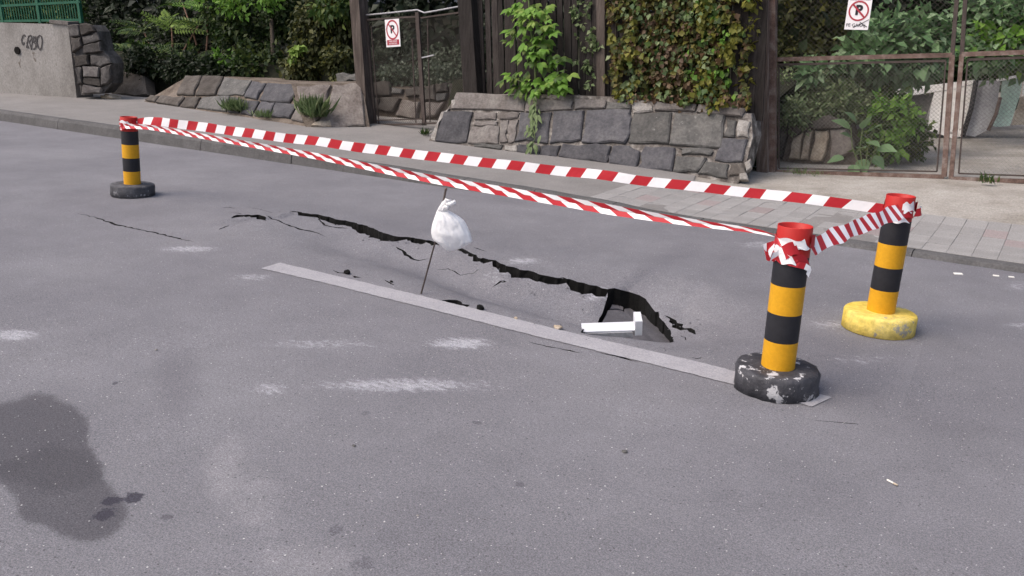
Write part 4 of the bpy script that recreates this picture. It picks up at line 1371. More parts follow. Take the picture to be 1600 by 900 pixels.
mb.build("coping_edge", M['coping'], t)
mb = MB()
dp0 = cw(28, 79)
mb.tube([dp0 + nrm * .03 - ca_, dp0 - nrm * .02 - ca_], [.085, .085], 12)
mb.build("drain_mouth", M['soil_dark'], t)
mb = MB()
strokes = [[(214, 300), (205, 288), (190, 300), (181, 330), (186, 360), (196, 372), (204, 350)], [(222, 395), (238, 300)], [(238, 300), (262, 292), (266, 318), (246, 345), (240, 350)], [(246, 345), (262, 412)], [(262, 412), (272, 330), (285, 300), (296, 330), (280, 350)], [(280, 350), (300, 362), (296, 400), (276, 408)],
           [(330, 292), (312, 310), (308, 350), (318, 390), (334, 415), (346, 395), (352, 340), (345, 300), (330, 292)], [(222, 350), (240, 400)], [(300, 300), (306, 390)]]
for st_ in strokes:
    pts = [cw(x / 5.295, y / 5.295) + nrm * .012 - ca_ for x, y in st_]
    for p, q in zip(pts, pts[1:]): mb.beam(p, q, .028, .003, nrm)
mb.build("graffiti", M['graffiti'], t)
tp = thing("rubble_pillar", "crumbling rubble pillar of two rough stones at the end of the concrete wall", "rubble pillar", cb_)
base_r = cb_ + Vector((.35, -.06, 0))
plr = frame_of(base_r, base_r + Vector((1, .6, 0)), 4)
backing("core", zoomed([(560, 215), (640, 205), (770, 205), (812, 258), (850, 420), (900, 470), (930, 525), (925, 690), (850, 775), (672, 785), (640, 600)], 5.295, 0, 0), plr, .03, plr[4], 'rubble', tp, .5)
stones(tp, plr, [([(566, 210), (660, 202), (668, 298), (592, 306)], 'rubble'), ([(668, 198), (762, 208), (798, 258), (680, 296)], 'stone_brown'), ([(686, 306), (812, 264), (838, 332), (700, 372)], 'rubble'), ([(596, 316), (678, 308), (688, 380), (608, 440)], 'stone_brown'), ([(696, 382), (840, 342), (850, 424), (700, 442)], 'rubble'),
   ([(614, 466), (740, 456), (748, 536), (634, 556)], 'stone_brown'), ([(752, 456), (872, 464), (930, 522), (842, 556), (758, 536)], 'rubble'), ([(694, 546), (836, 556), (826, 640), (702, 636)], 'coping'), ([(636, 566), (688, 556), (692, 690), (656, 702)], 'rubble'), ([(842, 566), (932, 534), (926, 660), (850, 704)], 'rubble'), ([(698, 646), (840, 650), (848, 716), (700, 690)], 'stone_brown'), ([(692, 700), (852, 726), (842, 768), (688, 774)], 'coping')], 5.295, 0, 0, 'stone', .07)
boulder("brick_lump", "rounded reddish lump of masonry at the foot of the rubble pillar", "masonry lump", zoomed([(840, 790), (880, 775), (930, 785), (945, 815), (850, 825)], 5.295, 0, 0), 'tan_stone', 10, on_ground(168, 154), .2)

# ================================================================== GREEN FENCE on the concrete wall
gf = thing("metal_fence", "green painted metal railing on top of the concrete wall", "fence", trl)
PB = .25
def gp(px, py): return cw(px, py, PB) - trl
mb = MB(); mb.beam(gp(-185, 19), gp(126, 3), .05, .05, nrm); mb.build("rail", M['green_paint'], gf)
mb = MB(); mb.beam(gp(-185, 36), gp(128, 31), .05, .05, nrm); mb.build("rail", M['green_paint'], gf)
for x0, x1 in ((126, 127.5), (62, 64), (4, 6), (-60, -58), (-120, -118)):
    p = gp(x1, 36)
    MB().beam(p, p + VERT * 1.25, .07, .07, nrm).build("fence_post", M['green_paint'], gf)
for i in range(72):
    xx = -164 + i * 4
    p = gp(xx, 33)
    MB().beam(p, p + VERT * 1.1, .02, .02, nrm).build("picket", M['green_paint'], gf)

# ================================================================== WOODEN FENCE behind the ivy
YF = wall_top.y + .22
wf = thing("wooden_fence", "dark weathered board fence standing on the stone wall", "wooden fence", at_Y(745, 150, YF))
org = wf.matrix_world.translation.copy()
x = at_Y(742, 150, YF).x
xe = at_Y(1186, 165, YF).x
zb = lambda X: lerp_tab(X, [(at_Y(745, 150, YF).x, at_Y(745, 152, YF).z), (at_Y(1180, 178, YF).x, at_Y(1180, 176, YF).z)])
rnd = random.Random(4)
while x < xe:
    wd = rnd.uniform(.085, .12)
    z = zb(x) - .1
    hgt = rnd.uniform(1.95, 2.15)
    mb = MB()
    c0 = Vector((x + wd / 2, YF + rnd.uniform(-.008, .008), z)) - org
    up_ = (VERT + Vector((rnd.uniform(-.012, .012), rnd.uniform(-.006, .006), 0))).normalized()
    mb.beam(c0, c0 + up_ * hgt, wd, .022, Vector((0, 1, 0)))
    mb.build("plank", M['fence_wood'], wf)
    x += wd + (rnd.uniform(.006, .014) if rnd.random() > .22 else rnd.uniform(.03, .05))
for hh in (.35, 1.55):
    MB().beam(Vector((at_Y(742, 150, YF).x, YF + .05, zb(at_Y(742, 150, YF).x) + hh)) - org, Vector((xe, YF + .05, zb(xe) + hh)) - org, .08, .06, Vector((0, 1, 0))).build("fence_rail", M['fence_wood'], wf)
for px_, ww, mt in ((941, .13, 'post_wood'),):
    p = at_Y(px_, 152, YF - .06) - org - Vector((0, 0, .1))
    MB().beam(p, p + VERT * 2.4, ww, .08, Vector((0, 1, 0))).build("fence_post", M[mt], wf)
def post(label, px, py, lean_px, Y, ww, mat, H=2.8, name="gate_post"):
    """upright post: foot pixel, pixel column at the top of the frame"""
    p = at_Y(px, py, Y)
    q = at_Y(lean_px, 0, Y)
    d = (q - p).normalized()
    t = MB()
    n = 10
    for i in range(n + 1):
        c = d * (H * i / n) + Vector((.006 * noise.noise(Vector((i, px, 0))), 0, 0))
        for a, b in ((-1, -1), (1, -1), (1, 1), (-1, 1)):
            t.v.append(c + Vector((a * ww / 2 * (1 + .05 * noise.noise(Vector((i * .7, a, b)))), b * ww / 2, 0)))
    for i in range(n):
        for k in range(4):
            t.f.append((i * 4 + k, i * 4 + (k + 1) % 4, i * 4 + 4 + (k + 1) % 4, i * 4 + 4 + k))
            t.m.append(0)
    t.f += [(3, 2, 1, 0), tuple(n * 4 + k for k in range(4))]
    t.m += [0, 0]
    o = t.build(name, M[mat])
    o.location = p
    return tag(o, label, "post")
sgp = on_ground(620, 197)
YG = sgp.y
post("dark leaning wooden post at the left side of the small gate", 575, 199, 560, YG - .05, .22, 'post_wood')
post("broad dark post between the small gate and the wooden fence", 743, 150, 733, YF - .05, .26, 'fence_wood')
gl = on_ground(1207, 268)
YB = .5 * (gl.y + on_ground(1475, 276).y)
post("thick brown wooden post between the ivy fence and the large mesh gate", 1193, 272, 1193, YB - .10, .15, 'post_brown')
post("rust-red steel post at the left hinge of the large mesh gate", 1207, 270, 1207, YB - .04, .10, 'rust')

# ================================================================== GATES
def wire_net(corners, cell, rad, org_):
    """diamond mesh between four corners a(bl) b(br) c(tr) d(tl)"""
    a, b, c, d = [Vector(p) for p in corners]
    mb = MB()
    W2, H2 = (b - a).length, (d - a).length
    def P(x, y):
        u, v = x / W2, y / H2
        return a.lerp(b, u).lerp(d.lerp(c, u), v) - org_
    for sgn in (1, -1):
        k = -H2
        while k < W2:
            # line x = k + s, y = s (sgn 1) or y = H - s
            s0, s1 = max(0, -k), min(H2, W2 - k)
            if s1 > s0:
                y0, y1 = (s0, s1) if sgn > 0 else (H2 - s0, H2 - s1)
                mb.tube([P(k + s0, y0) + Vector((0, .003 * sgn, 0)), P(k + s1, y1) + Vector((0, .003 * sgn, 0))], rad, 3, False)
            k += cell
    return mb
# small gate: two leaves
sg = thing("metal_gate", "narrow dark iron garden gate of two mesh leaves with a bent top wire", "gate", sgp)
def g1(px, py): return at_Y(px, py, YG) - sgp
Yv = Vector((0, 1, 0))
def bar(name, parent, f, a, b, wd=.04, th=.035, mat='rust_dark'):
    return MB().beam(f(*a), f(*b), wd, th, Yv).build(name, M[mat], parent)
for nm, a, b, wd in (("frame_bar", (572, 26), (587, 197), .045), ("frame_bar", (652, 19), (663, 196), .075), ("frame_bar", (585, 195), (663, 194), .035), ("frame_bar", (573, 31), (650, 26), .03),
                     ("frame_bar", (588, 188), (662, 186), .02), ("frame_bar", (728, 14), (737, 160), .04), ("frame_bar", (658, 28), (729, 18), .025), ("frame_bar", (664, 193), (700, 192), .03)):
    bar(nm, sg, g1, a, b, wd)
for a, b in (((580, 40), (592, 193)), ((644, 60), (650, 192)), ((668, 30), (672, 190)), ((720, 60), (727, 175))):
    bar("rod", sg, g1, a, b, .016, .016)
MB().tube([g1(568, 24), g1(610, 20), g1(652, 15.5), g1(663, 20), g1(675, 18), g1(735, 7)], .014, 6).build("top_wire", M['metal_grey'], sg, True)
for cor in ([(588, 193), (661, 193), (650, 28), (573, 32)], [(666, 192), (735, 190), (728, 20), (657, 28)]):
    o = wire_net([at_Y(*p, YG) for p in cor], .045, .0018, sgp).build("wire_mesh", M['wire_dark'], sg)
    o['kind'] = 'stuff'
MB().beam(g1(655, 91), g1(678, 86), .02, .02, Yv).build("latch", M['metal_grey'], sg)
# large gate
bg0 = at_Y(1207, 268, YB)
def leaf_gate(label, L, Rr, inner, ext):
    org_ = at_Y(*L[0], YB)
    t = thing("metal_gate", label, "gate", org_, "leaves of the large mesh gate")
    f = lambda x, y: at_Y(x, y, YB) - org_
    (lb_, lt), (rb, rt_) = L, Rr
    bar("stile", t, f, lb_, lt, .05, .045, 'rust'); bar("stile", t, f, rb, rt_, .06, .045, 'rust')
    bar("bottom_rail", t, f, lb_, rb, .05, .04, 'rust')
    bar("middle_rail", t, f, lt, rt_, .055, .048, 'rust')
    (ib, it), (jb, jt) = inner
    bar("inner_rod", t, f, ib, it, .018, .018, 'rust_dark'); bar("inner_rod", t, f, jb, jt, .018, .018, 'rust_dark')
    bar("inner_rod", t, f, ib, jb, .018, .018, 'rust_dark'); bar("inner_rod", t, f, it, jt, .03, .018, 'rust_dark')
    o = wire_net([at_Y(*ib, YB), at_Y(*jb, YB), at_Y(*jt, YB), at_Y(*it, YB)], .05, .0013, org_).build("wire_mesh", M['wire'], t)
    o['kind'] = 'stuff'
    # upper panel
    (ul, ur) = ext
    bar("upper_stile", t, f, lt, ul, .045, .04, 'rust_dark'); bar("upper_stile", t, f, rt_, ur, .045, .04, 'rust_dark')
    bar("top_rail", t, f, ul, ur, .05, .04, 'rust_dark')
    o = wire_net([at_Y(*lt, YB), at_Y(*rt_, YB), at_Y(*ur, YB), at_Y(*ul, YB)], .07, .0016, org_).build("upper_mesh", M['wire_dark'], t)
    o['kind'] = 'stuff'
    return t
leaf_gate("left leaf of the large rusty chain-link gate, beside the brown post", ((1211, 268), (1211, 93)), ((1475, 276), (1488, 86)), (((1217, 263), (1217, 101)), ((1464, 268), (1478, 95))), ((1213, -70), (1501, -75)))
leaf_gate("right leaf of the large rusty chain-link gate, cut by the picture edge", ((1486, 279), (1503, 85)), ((1790, 290), (1830, 74)), (((1498, 271), (1512, 93)), ((1778, 281), (1815, 82))), ((1513, -75), (1850, -85)))

# ================================================================== SIGNS
def sign_at(label, TL, TR, BL, Y, build):
    p = at_Y(*BL, Y)
    xv = at_Y(TR[0] + BL[0] - TL[0], TR[1] + BL[1] - TL[1], Y) - p
    yv = at_Y(*TL, Y) - p
    W2, H2 = xv.length, yv.length
    xv.normalize()
    zv = Vector((0, -1, 0))
    yv = (yv - xv * yv.dot(xv)).normalized()
    t = thing("parking_sign", label, "sign", p, "no parking signs on the gates", Matrix((xv, yv, xv.cross(yv))).transposed())
    MB().box((W2 / 2, H2 / 2, 0), (W2, H2, .004)).build("sign_plate", M['sign_white'], t)
    build(t, W2, H2)
    return t
def text(parent, body, x, y, size, mat, z=.0045, bold=.0, name="lettering", sx=1.):
    c = bpy.data.curves.new(name, 'FONT')
    c.body = body
    c.size = size
    c.align_x = 'CENTER'
    c.align_y = 'CENTER'
    c.offset = bold
    c.extrude = .0006
    c.materials.append(M[mat])
    tmp = bpy.data.objects.new("tmp", c)
    me = bpy.data.meshes.new_from_object(tmp)
    bpy.data.objects.remove(tmp)
    o = add_obj(name, me, parent)
    o.location = (x, y, z)
    return o
def ring(parent, cx_, cy_, r0, r1, mat, ry=1.0, slash=True, sw=.03):
    mb = MB()
    n = 40
    vs = []
    for i in range(n):
        a = 2 * math.pi * i / n
        for r_, z in ((r0, .003), (r1, .003), (r1, .006), (r0, .006)):
            vs.append((cx_ + math.cos(a) * r_, cy_ + math.sin(a) * r_ * ry, z))
    fs = [(i * 4 + k, ((i + 1) % n) * 4 + k, ((i + 1) % n) * 4 + (k + 1) % 4, i * 4 + (k + 1) % 4) for i in range(n) for k in range(4)]
    mb.add(vs, fs)
    if slash:
        d = r0 * .72
        mb.beam((cx_ - d, cy_ + d * ry, .0078), (cx_ + d, cy_ - d * ry, .0078), sw, .002, Vector((0, 0, 1)))
    mb.build("prohibition_ring", M[mat], parent)
def sgn_left(t, W2, H2):
    ring(t, W2 * .5, H2 * .62, W2 * .36, W2 * .43, 'sign_red', 1.18, True, W2 * .06)
    text(t, "P", W2 * .5, H2 * .625, H2 * .40, 'sign_black', .005, .006)
    MB().box((W2 * .5, H2 * .165, .003), (W2 * .84, H2 * .19, .004)).build("red_panel", M['sign_red'], t)
    text(t, "PARCAREA", W2 * .5, H2 * .205, H2 * .085, 'sign_white', .0056, .0)
    text(t, "INTERZISĂ", W2 * .5, H2 * .12, H2 * .085, 'sign_white', .0056, .0)
sign_at("small no parking sign with a red text panel hung on the narrow gate", (603, 31), (625, 29.5), (604, 74), YG - .03, sgn_left)
def sgn_right(t, W2, H2):
    ring(t, W2 * .5, H2 * .49, W2 * .36, W2 * .425, 'sign_red', 1.0, True, W2 * .075)
    text(t, "P", W2 * .5, H2 * .50, H2 * .34, 'sign_black', .005, .008)
    MB().box((W2 * .5, H2 * .86, .003), (W2 * .86, H2 * .18, .004)).build("red_panel", M['sign_red'], t)
    text(t, "PARCAREA", W2 * .5, H2 * .90, H2 * .075, 'sign_white', .0056)
    text(t, "INTERZISĂ", W2 * .5, H2 * .825, H2 * .075, 'sign_white', .0056)
    text(t, "PE GARAJ", W2 * .46, H2 * .115, H2 * .12, 'sign_black', .0046, 0)
    mb = MB()
    mb.beam((W2 * .36, H2 * .05, .006), (W2 * .98, H2 * .27, .006), .006, .002, Vector((0, 0, 1)))
    mb.beam((W2 * .62, H2 * .2, .006), (W2 * .94, H2 * .08, .006), .008, .002, Vector((0, 0, 1)))
    mb.build("scratch", M['sign_black'], t)
sign_at("larger no parking sign with crossed-out lettering hung above the big gate", (1324, -14), (1361, -13), (1319, 46), YB - .06, sgn_right)
# ================================================================== BEHIND THE GATES
# low rough wall behind the small gate
lw0 = on_ground(620, 196) + Vector((0, 1.1, .05))
plw = frame_of(lw0, lw0 + Vector((1, .05, 0)), 12)
t = thing("stone_wall", "low wall of rough brown blocks seen through the narrow iron gate", "stone wall", lw0)
backing("earth_fill", [(560, 205), (566, 140), (600, 133), (640, 138), (700, 134), (760, 140), (760, 205)], plw, .03, plw[4], 'earth', t, 1.0)
S4 = [([(60, 530), (205, 520), (212, 610), (80, 620)], 'stone_brown'), ([(215, 560), (290, 570), (280, 600), (214, 600)], 'stone_grey'), ([(150, 625), (275, 630), (225, 715), (130, 700)], 'stone_brown'), ([(300, 570), (380, 550), (410, 610), (310, 620)], 'stone_brown'),
      ([(385, 560), (490, 540), (500, 640), (395, 640)], 'stone_brown'), ([(498, 535), (580, 530), (575, 585), (502, 595)], 'stone_brown'), ([(505, 600), (575, 595), (560, 640), (505, 650)], 'stone_grey'), ([(585, 530), (650, 545), (640, 640), (585, 620)], 'stone_brown'),
      ([(285, 640), (400, 650), (380, 760), (240, 740)], 'earth_mix'), ([(80, 630), (140, 630), (125, 710), (85, 710)], 'stone_brown'), ([(420, 660), (560, 650), (500, 740), (430, 760)], 'earth_mix')]
stones(t, plw, S4, 4.09, 560, 0, 'stone', .05)
# broken pier of tan blocks behind the large gate
bp = on_ground(1275, 262) + Vector((0, .45, 0))
plb = frame_of(bp, bp + Vector((1, 0, 0)), 8)
t = thing("broken_pier", "broken tan masonry pier with a dark overhanging cap behind the left gate leaf", "masonry pier", bp)
Z9 = 3.913
backing("pier_core", zoomed([(130, 740), (180, 530), (520, 520), (560, 640), (600, 780), (130, 790)], Z9, 1190, 60), plb, .05, plb[4], 'earth', t, .5)
stones(t, plb, [([(196, 610), (262, 575), (235, 740), (170, 740)], 'tan_stone'), ([(278, 572), (318, 565), (285, 742), (240, 742)], 'tan_stone'), ([(330, 565), (412, 560), (402, 650), (370, 750), (295, 742)], 'tan_stone'),
                ([(180, 525), (290, 515), (320, 545), (250, 575), (185, 600)], 'stone_brown'), ([(300, 510), (420, 470), (520, 500), (525, 545), (420, 555), (330, 560)], 'stone_brown', .09), ([(420, 560), (520, 555), (570, 650), (560, 700), (420, 740)], 'earth_mix')], Z9, 1190, 60, 'block', .06)
boulder("concrete_stub", "grey mottled concrete stub beside the brown post behind the mesh gate", "concrete stub", zoomed([(85, 465), (160, 462), (162, 560), (130, 740), (80, 740)], Z9, 1190, 60), 'rubble', 4, bp + Vector((0, .1, 0)), .3)
# makeshift wall of old white and green panels
pb0 = on_ground(1450, 214)
plp = frame_of(pb0, pb0 + Vector((1, .12, 0)), 6)
t = thing("panel_barrier", "makeshift wall of old white, grey and pale green panels in the yard", "panel wall", pb0)
def panel(name, poly, mat, th=.06, push=0.):
    P0 = plp[0] - plp[1] * push
    pts = [on_plane(x, y, P0, plp[1]) for x, y in poly]
    n = len(pts)
    vs = pts + [p - plp[1] * th for p in pts]
    fs = [tuple(range(n)), tuple(range(n, 2 * n))[::-1]] + [(k, (k + 1) % n, n + (k + 1) % n, n + k) for k in range(n)]
    MB().add(local(t, vs), fs).build(name, M[mat], t)
Z0 = 3.913
def zp(poly): return zoomed(poly, Z0, 1380, 60)
panel("white_board", zp([(65, 312), (430, 268), (560, 252), (556, 275), (430, 310), (150, 350), (60, 352)]), 'panel_white', .07)
panel("white_panel", zp([(312, 330), (428, 312), (556, 278), (500, 520), (480, 600), (420, 610), (270, 560), (290, 420)]), 'panel_white', .06, .01)
panel("dark_panel", zp([(120, 355), (308, 340), (268, 470), (240, 560), (90, 520)]), 'stone_grey', .05, .12)
panel("grey_panel", zp([(580, 258), (718, 258), (690, 440), (640, 560), (560, 600), (498, 590), (545, 400)]), 'panel_grey', .06, .03)
panel("green_panel", zp([(728, 262), (856, 235), (838, 340), (775, 535), (690, 540), (650, 525), (715, 380)]), 'panel_green', .06, .01)
panel("white_edge", zp([(690, 250), (861, 215), (1000, 190), (1000, 212), (861, 236), (700, 262)]), 'panel_white', .08, -.02)
panel("white_panel", zp([(862, 240), (1010, 215), (1000, 330), (850, 350)]), 'panel_white', .06, .01)
panel("tan_panel", zp([(838, 360), (1000, 340), (1000, 520), (785, 530)]), 'tan_stone', .06, .02)
def pole_at(label, a, b, r, mat, push):
    P0 = plp[0] + plp[1] * push
    p, q = on_plane(*a, P0, plp[1]), on_plane(*b, P0, plp[1])
    m_ = p.lerp(q, .5) + RTH * .03
    o = MB().tube([Vector((0, 0, 0)), m_ - p, q - p], r, 7).build("leaning_pole", M[mat], None, True)
    o.location = p
    return tag(o, label, "pole")
pole_at("curved black pipe leaning on the grey panel of the makeshift wall", (1504, 213), (1525, 126), .04, 'bolt_black', .08)
pole_at("short rusty bar leaning against the pale green panel", (1544, 204), (1563, 152), .03, 'rust', .08)

# ================================================================== PLANTS
def wood(label, x0, x1, y0, y1, zlo, zhi, n, size, mat):
    P = np.stack([rng.uniform(x0, x1, n), rng.uniform(y0, y1, n), rng.uniform(0, 1, n) ** .8 * (zhi - zlo) + zlo], 1)
    keep = np.array([noise.noise(Vector(p) * .9) > -.35 for p in P])
    P = P[keep]
    k = len(P)
    V, T = leaves(P, rand_dirs(k) + np.array([[0, -.2, -.5]]), rand_dirs(k) * .8 + np.array([[0, -.7, .5]]), size * rng.uniform(.6, 1.4, k), size * rng.uniform(.4, .8, k))
    o = add_obj("woodland", mesh_np("woodland", V, T, M[mat]))
    return tag(o, label, "woods", None, 'stuff')
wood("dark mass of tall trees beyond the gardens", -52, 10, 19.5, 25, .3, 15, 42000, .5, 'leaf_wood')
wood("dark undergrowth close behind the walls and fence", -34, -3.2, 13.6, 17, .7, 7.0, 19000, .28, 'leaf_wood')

def bush(label, blobs, n, size, mat, base_px=None, Y=None, cat="bush", name="bush", stems=(), extra=(), group=None, **kw):
    Yb = Y or blobs[0][0][1]
    c = blobs[0][0]
    zlow = min(b[0][2] - b[1][2] for b in blobs)
    base = Vector((c[0], c[1], zlow))
    return plant(name, label, cat, base, blobs, n, size, mat, stems, group, extra=extra, **kw)
BG = "bushes behind the walls and gates"
bush("dark bush filling the corner behind the rubble pillar at the far left", [blob(200, 70, 40, 50, 13.6), blob(165, 30, 30, 40, 14.4), blob(230, 105, 40, 24, 12.9), blob(300, 108, 50, 26, 13.0), blob(275, 114, 46, 14, 11.95, .25), blob(215, 100, 26, 18, 12.1, .25), blob(270, 60, 60, 50, 13.6)], 6400, .11, 'leaf_dark', group=BG)
bush("greenery behind the green railing on the concrete wall", [blob(30, 14, 50, 26, 12.6), blob(100, 10, 40, 26, 12.9), blob(10, 26, 20, 14, 12.2)], 2600, .12, 'leaf_mid', group=BG, extra=())
bush("tall dense shrub with brighter top above the sloping revetment", [blob(375, 55, 45, 62, 12.9), blob(400, 100, 55, 28, 12.5), blob(350, 20, 40, 40, 13.1), blob(440, 20, 40, 40, 13.1)], 6800, .115, 'leaf_shrub', group=BG,
     extra=[([blob(380, -5, 70, 26, 12.3), blob(348, 92, 16, 18, 12.2)], 700, .12, 'leaf_bright')],
     stems=[([at_Y(432, 124, 12.55), at_Y(427, 85, 12.6), at_Y(424, 30, 12.7)], [.055, .05, .04])])
bush("olive grassy shrub between the tall shrub and the small gate post", [blob(490, 60, 40, 60, 12.6), blob(535, 95, 32, 30, 12.4), blob(470, 105, 35, 22, 12.2), blob(530, 30, 36, 40, 12.7)], 6000, .11, 'leaf_olive', group=BG,
     extra=[([blob(520, 5, 40, 26, 12.3)], 500, .13, 'leaf_mid'), ([blob(463, 75, 12, 22, 12.0)], 90, .15, 'leaf_lime')], droop=.7)
bush("grey green hedge in the garden behind the narrow gate", [blob(650, 105, 60, 26, 14.2), blob(610, 100, 40, 24, 14.0), blob(705, 105, 45, 26, 14.0), blob(620, 120, 44, 18, 12.75), blob(690, 118, 44, 18, 12.75)], 6000, .07, 'leaf_grey', group=BG)
bush("loose dark climber hanging behind the narrow gate", [blob(640, 50, 30, 50, 14.6), blob(600, 60, 30, 40, 14.8)], 900, .12, 'leaf_grey', group=BG)
bush("sparse pale leaved creeper on the boards beside the broad dark post", [blob(770, 70, 26, 75, 11.38, .06), blob(762, 15, 26, 34, 11.36, .08), blob(790, 120, 16, 26, 11.36, .05)], 420, .085, 'leaf_grey', name="creeper", cat="creeper", clump=.6, per=6)
bush("strands of ivy on the boards left of the fence post", [blob(915, 60, 14, 66, YF - .06, .05), blob(928, 100, 10, 50, YF - .06, .05), blob(905, 10, 16, 20, YF - .06, .05)], 260, .08, 'leaf_weed', name="creeper", cat="creeper", clump=.6, per=6)
# the ivy sheet
bush("dark ground creeper covering the bank above the rock slab", [blob(300, 104, 62, 18, 12.0, .3), blob(225, 98, 44, 24, 12.0, .3), blob(340, 112, 30, 12, 12.1, .3)], 3000, .10, 'leaf_dark', name="creeper", cat="creeper")
YI = YF - .10
def ivy_bot(x): return 158 + 14 * noise.noise(Vector((x * .05, 0, 2))) + 9 * noise.noise(Vector((x * .17, 0, 5))) + (x - 1000) * .06
ivb = at_Y(1050, 165, YI)
t = thing("ivy", "thick ivy curtain turning yellow and brown over the board fence", "ivy", ivb)
for x0, x1, y0, nn, sz, mt, th, gp_, sd in ((944, 1172, -25, 4200, .075, 'leaf_ivy', .16, -.18, 1), (985, 1120, 10, 620, .07, 'leaf_ivy_brown', .18, -.02, 2), (1075, 1172, -25, 900, .08, 'leaf_ivy_yellow', .20, .0, 3), (950, 1172, -25, 700, .08, 'leaf_weed', .2, .05, 9), (944, 1010, -25, 300, .08, 'leaf_ivy_yellow', .18, .05, 4), (950, 1176, -25, 420, .085, 'leaf_mid', .20, .1, 5), (1060, 1176, -25, 160, .085, 'leaf_bright', .20, .1, 6)):
    V, T = curtain(x0, x1, y0, ivy_bot, YF - .02, nn, sz, th, gp_, sd)
    tag(add_obj("foliage", mesh_np("foliage", V - np.array(ivb), T, M[mt]), t), kind='stuff')
V, T = curtain(975, 1165, 148, lambda x: ivy_bot(x) + 12, YF - .08, 420, .06, .16, -.4, 7)
tag(add_obj("foliage", mesh_np("foliage", V - np.array(ivb), T, M['leaf_ivy_brown']), t), kind='stuff')
for xx in (962, 1004, 1046, 1088, 1126):
    mb = MB()
    mb.tube([at_Y(xx + 5 * noise.noise(Vector((k, xx, 0))), 170 - 28 * k, YF - .03) - ivb for k in range(8)], .009, 5)
    mb.build("stem", M['bark'], t, True)
bush("thin ivy trail at the right end of the board fence", [blob(1172, 60, 8, 75, YF - .06, .05), blob(1166, 120, 8, 30, YF - .06, .05)], 150, .085, 'leaf_ivy_yellow', name="creeper", cat="creeper", clump=.7, per=5)
# yard on the right
bush("dark shrub with yellowish leaves behind the brown gate post", [blob(1265, 30, 55, 60, 14.4), blob(1240, 80, 40, 28, 14.0), blob(1300, 60, 34, 40, 14.2)], 2600, .12, 'leaf_olive', group=BG, clump=.4)
bush("broad leaved pale green bush below the larger sign", [blob(1385, 62, 52, 34, 13.2), blob(1440, 55, 40, 34, 13.4), blob(1350, 85, 44, 18, 13.0), blob(1400, 105, 70, 16, 13.4)], 2000, .155, 'leaf_broad', group=BG, clump=.5, per=6)
bush("tall dark green bush above the gate middle", [blob(1460, 20, 80, 36, 16.5), blob(1420, 0, 60, 40, 16.8)], 2600, .16, 'leaf_dark', group=BG)
bush("bright leafy bush at the top right corner behind the gate", [blob(1570, 50, 50, 45, 15.2), blob(1620, 60, 50, 50, 15.4), blob(1545, 85, 40, 18, 14.8), blob(1560, 8, 60, 20, 15.4)], 2300, .16, 'leaf_broad', group=BG, clump=.45, per=7, extra=[([blob(1570, 62, 40, 30, 14.9)], 240, .2, 'leaf_bright')])
bush("mid green scrub filling the back of the yard", [blob(1430, 118, 70, 22, pb0.y + 1.2), blob(1540, 100, 70, 18, pb0.y + 1.5), blob(1340, 130, 50, 40, 15.0)], 3600, .12, 'leaf_mid', group=BG)
bush("soft grey green weeds on the bank behind the left gate leaf", [blob(1260, 150, 46, 40, 13.2), blob(1310, 165, 50, 24, 12.9), blob(1235, 180, 26, 22, 12.4), blob(1350, 150, 40, 40, 13.6)], 5200, .075, 'leaf_weed', name="weeds", cat="weeds", clump=.5, droop=.1,
     extra=[([blob(1280, 110, 26, 16, 12.9)], 90, .17, 'leaf_broad')])
bush("bright green bush growing against the white panels behind the mesh gate", [blob(1400, 198, 38, 30, 12.9), blob(1380, 222, 30, 24, 12.6), blob(1430, 218, 24, 22, 13.0), blob(1388, 166, 24, 18, 13.0)], 1900, .10, 'leaf_mid', group=BG, clump=.45, per=8, extra=[([blob(1398, 178, 36, 26, 12.6), blob(1385, 225, 24, 20, 12.4)], 420, .11, 'leaf_bright')])
# the burdock: large single leaves
def big_leaf_mesh(name, L_, W_, mat, seg=5):
    V, T = [], []
    for i in range(seg + 1):
        u = i / seg
        wd = W_ * .5 * math.sin(math.pi * min(1, (u * .94 + .06)) ** .75) if i < seg else 0.004
        z = -.18 * L_ * u * u
        V += [(-wd, u * L_, z + wd * .25), (0, u * L_, z), (wd, u * L_, z + wd * .25)]
    for i in range(seg):
        a = i * 3
        T += [(a, a + 1, a + 4, a + 3), (a + 1, a + 2, a + 5, a + 4)]
    me = bpy.data.meshes.new(name)
    me.from_pydata(V, [], T)
    me.materials.append(M[mat])
    return me
def orient(d, n):
    y = Vector(d).normalized()
    x = y.cross(Vector(n)).normalized()
    return Matrix((x, y, x.cross(y))).transposed().to_4x4()
bk = at_Y(1345, 262, 12.0)
bk.z = gz(bk.x, 12.0)
t = thing("broad_leaf_plant", "low plant with large grey green leaves beside the broken pier", "plant", bk)
me_b = big_leaf_mesh("leaf", .26, .17, 'leaf_broad')
rnd = random.Random(3)
for px, py, dx, dz in ((1318, 246, -.7, -.2), (1330, 215, -.4, .3), (1342, 232, .3, .2), (1356, 222, .6, .0), (1364, 245, .7, -.4), (1350, 200, .2, .6), (1338, 192, -.3, .5), (1335, 258, .1, -.5), (1372, 232, .9, .1), (1328, 200, -.6, .4), (1360, 205, .5, .5), (1345, 250, .3, -.3)):
    p = at_Y(px, py, 12.0 + rnd.uniform(-.15, .15)) - bk
    o = add_obj("leaf", me_b, t)
    o.matrix_local = Matrix.Translation(p) @ orient(Vector((dx, -.5, dz)), Vector((rnd.uniform(-.3, .3), -.5, .8))) @ Matrix.Scale(rnd.uniform(.7, 1.1), 4)
mb = MB()
for k in range(4): mb.tube([Vector((.03 * k, 0, 0)), Vector((.1 * k - .15, 0, .3)), Vector((.15 * k - .2, 0, .55))], .008, 5)
mb.build("stems", M['stem_green'], t)

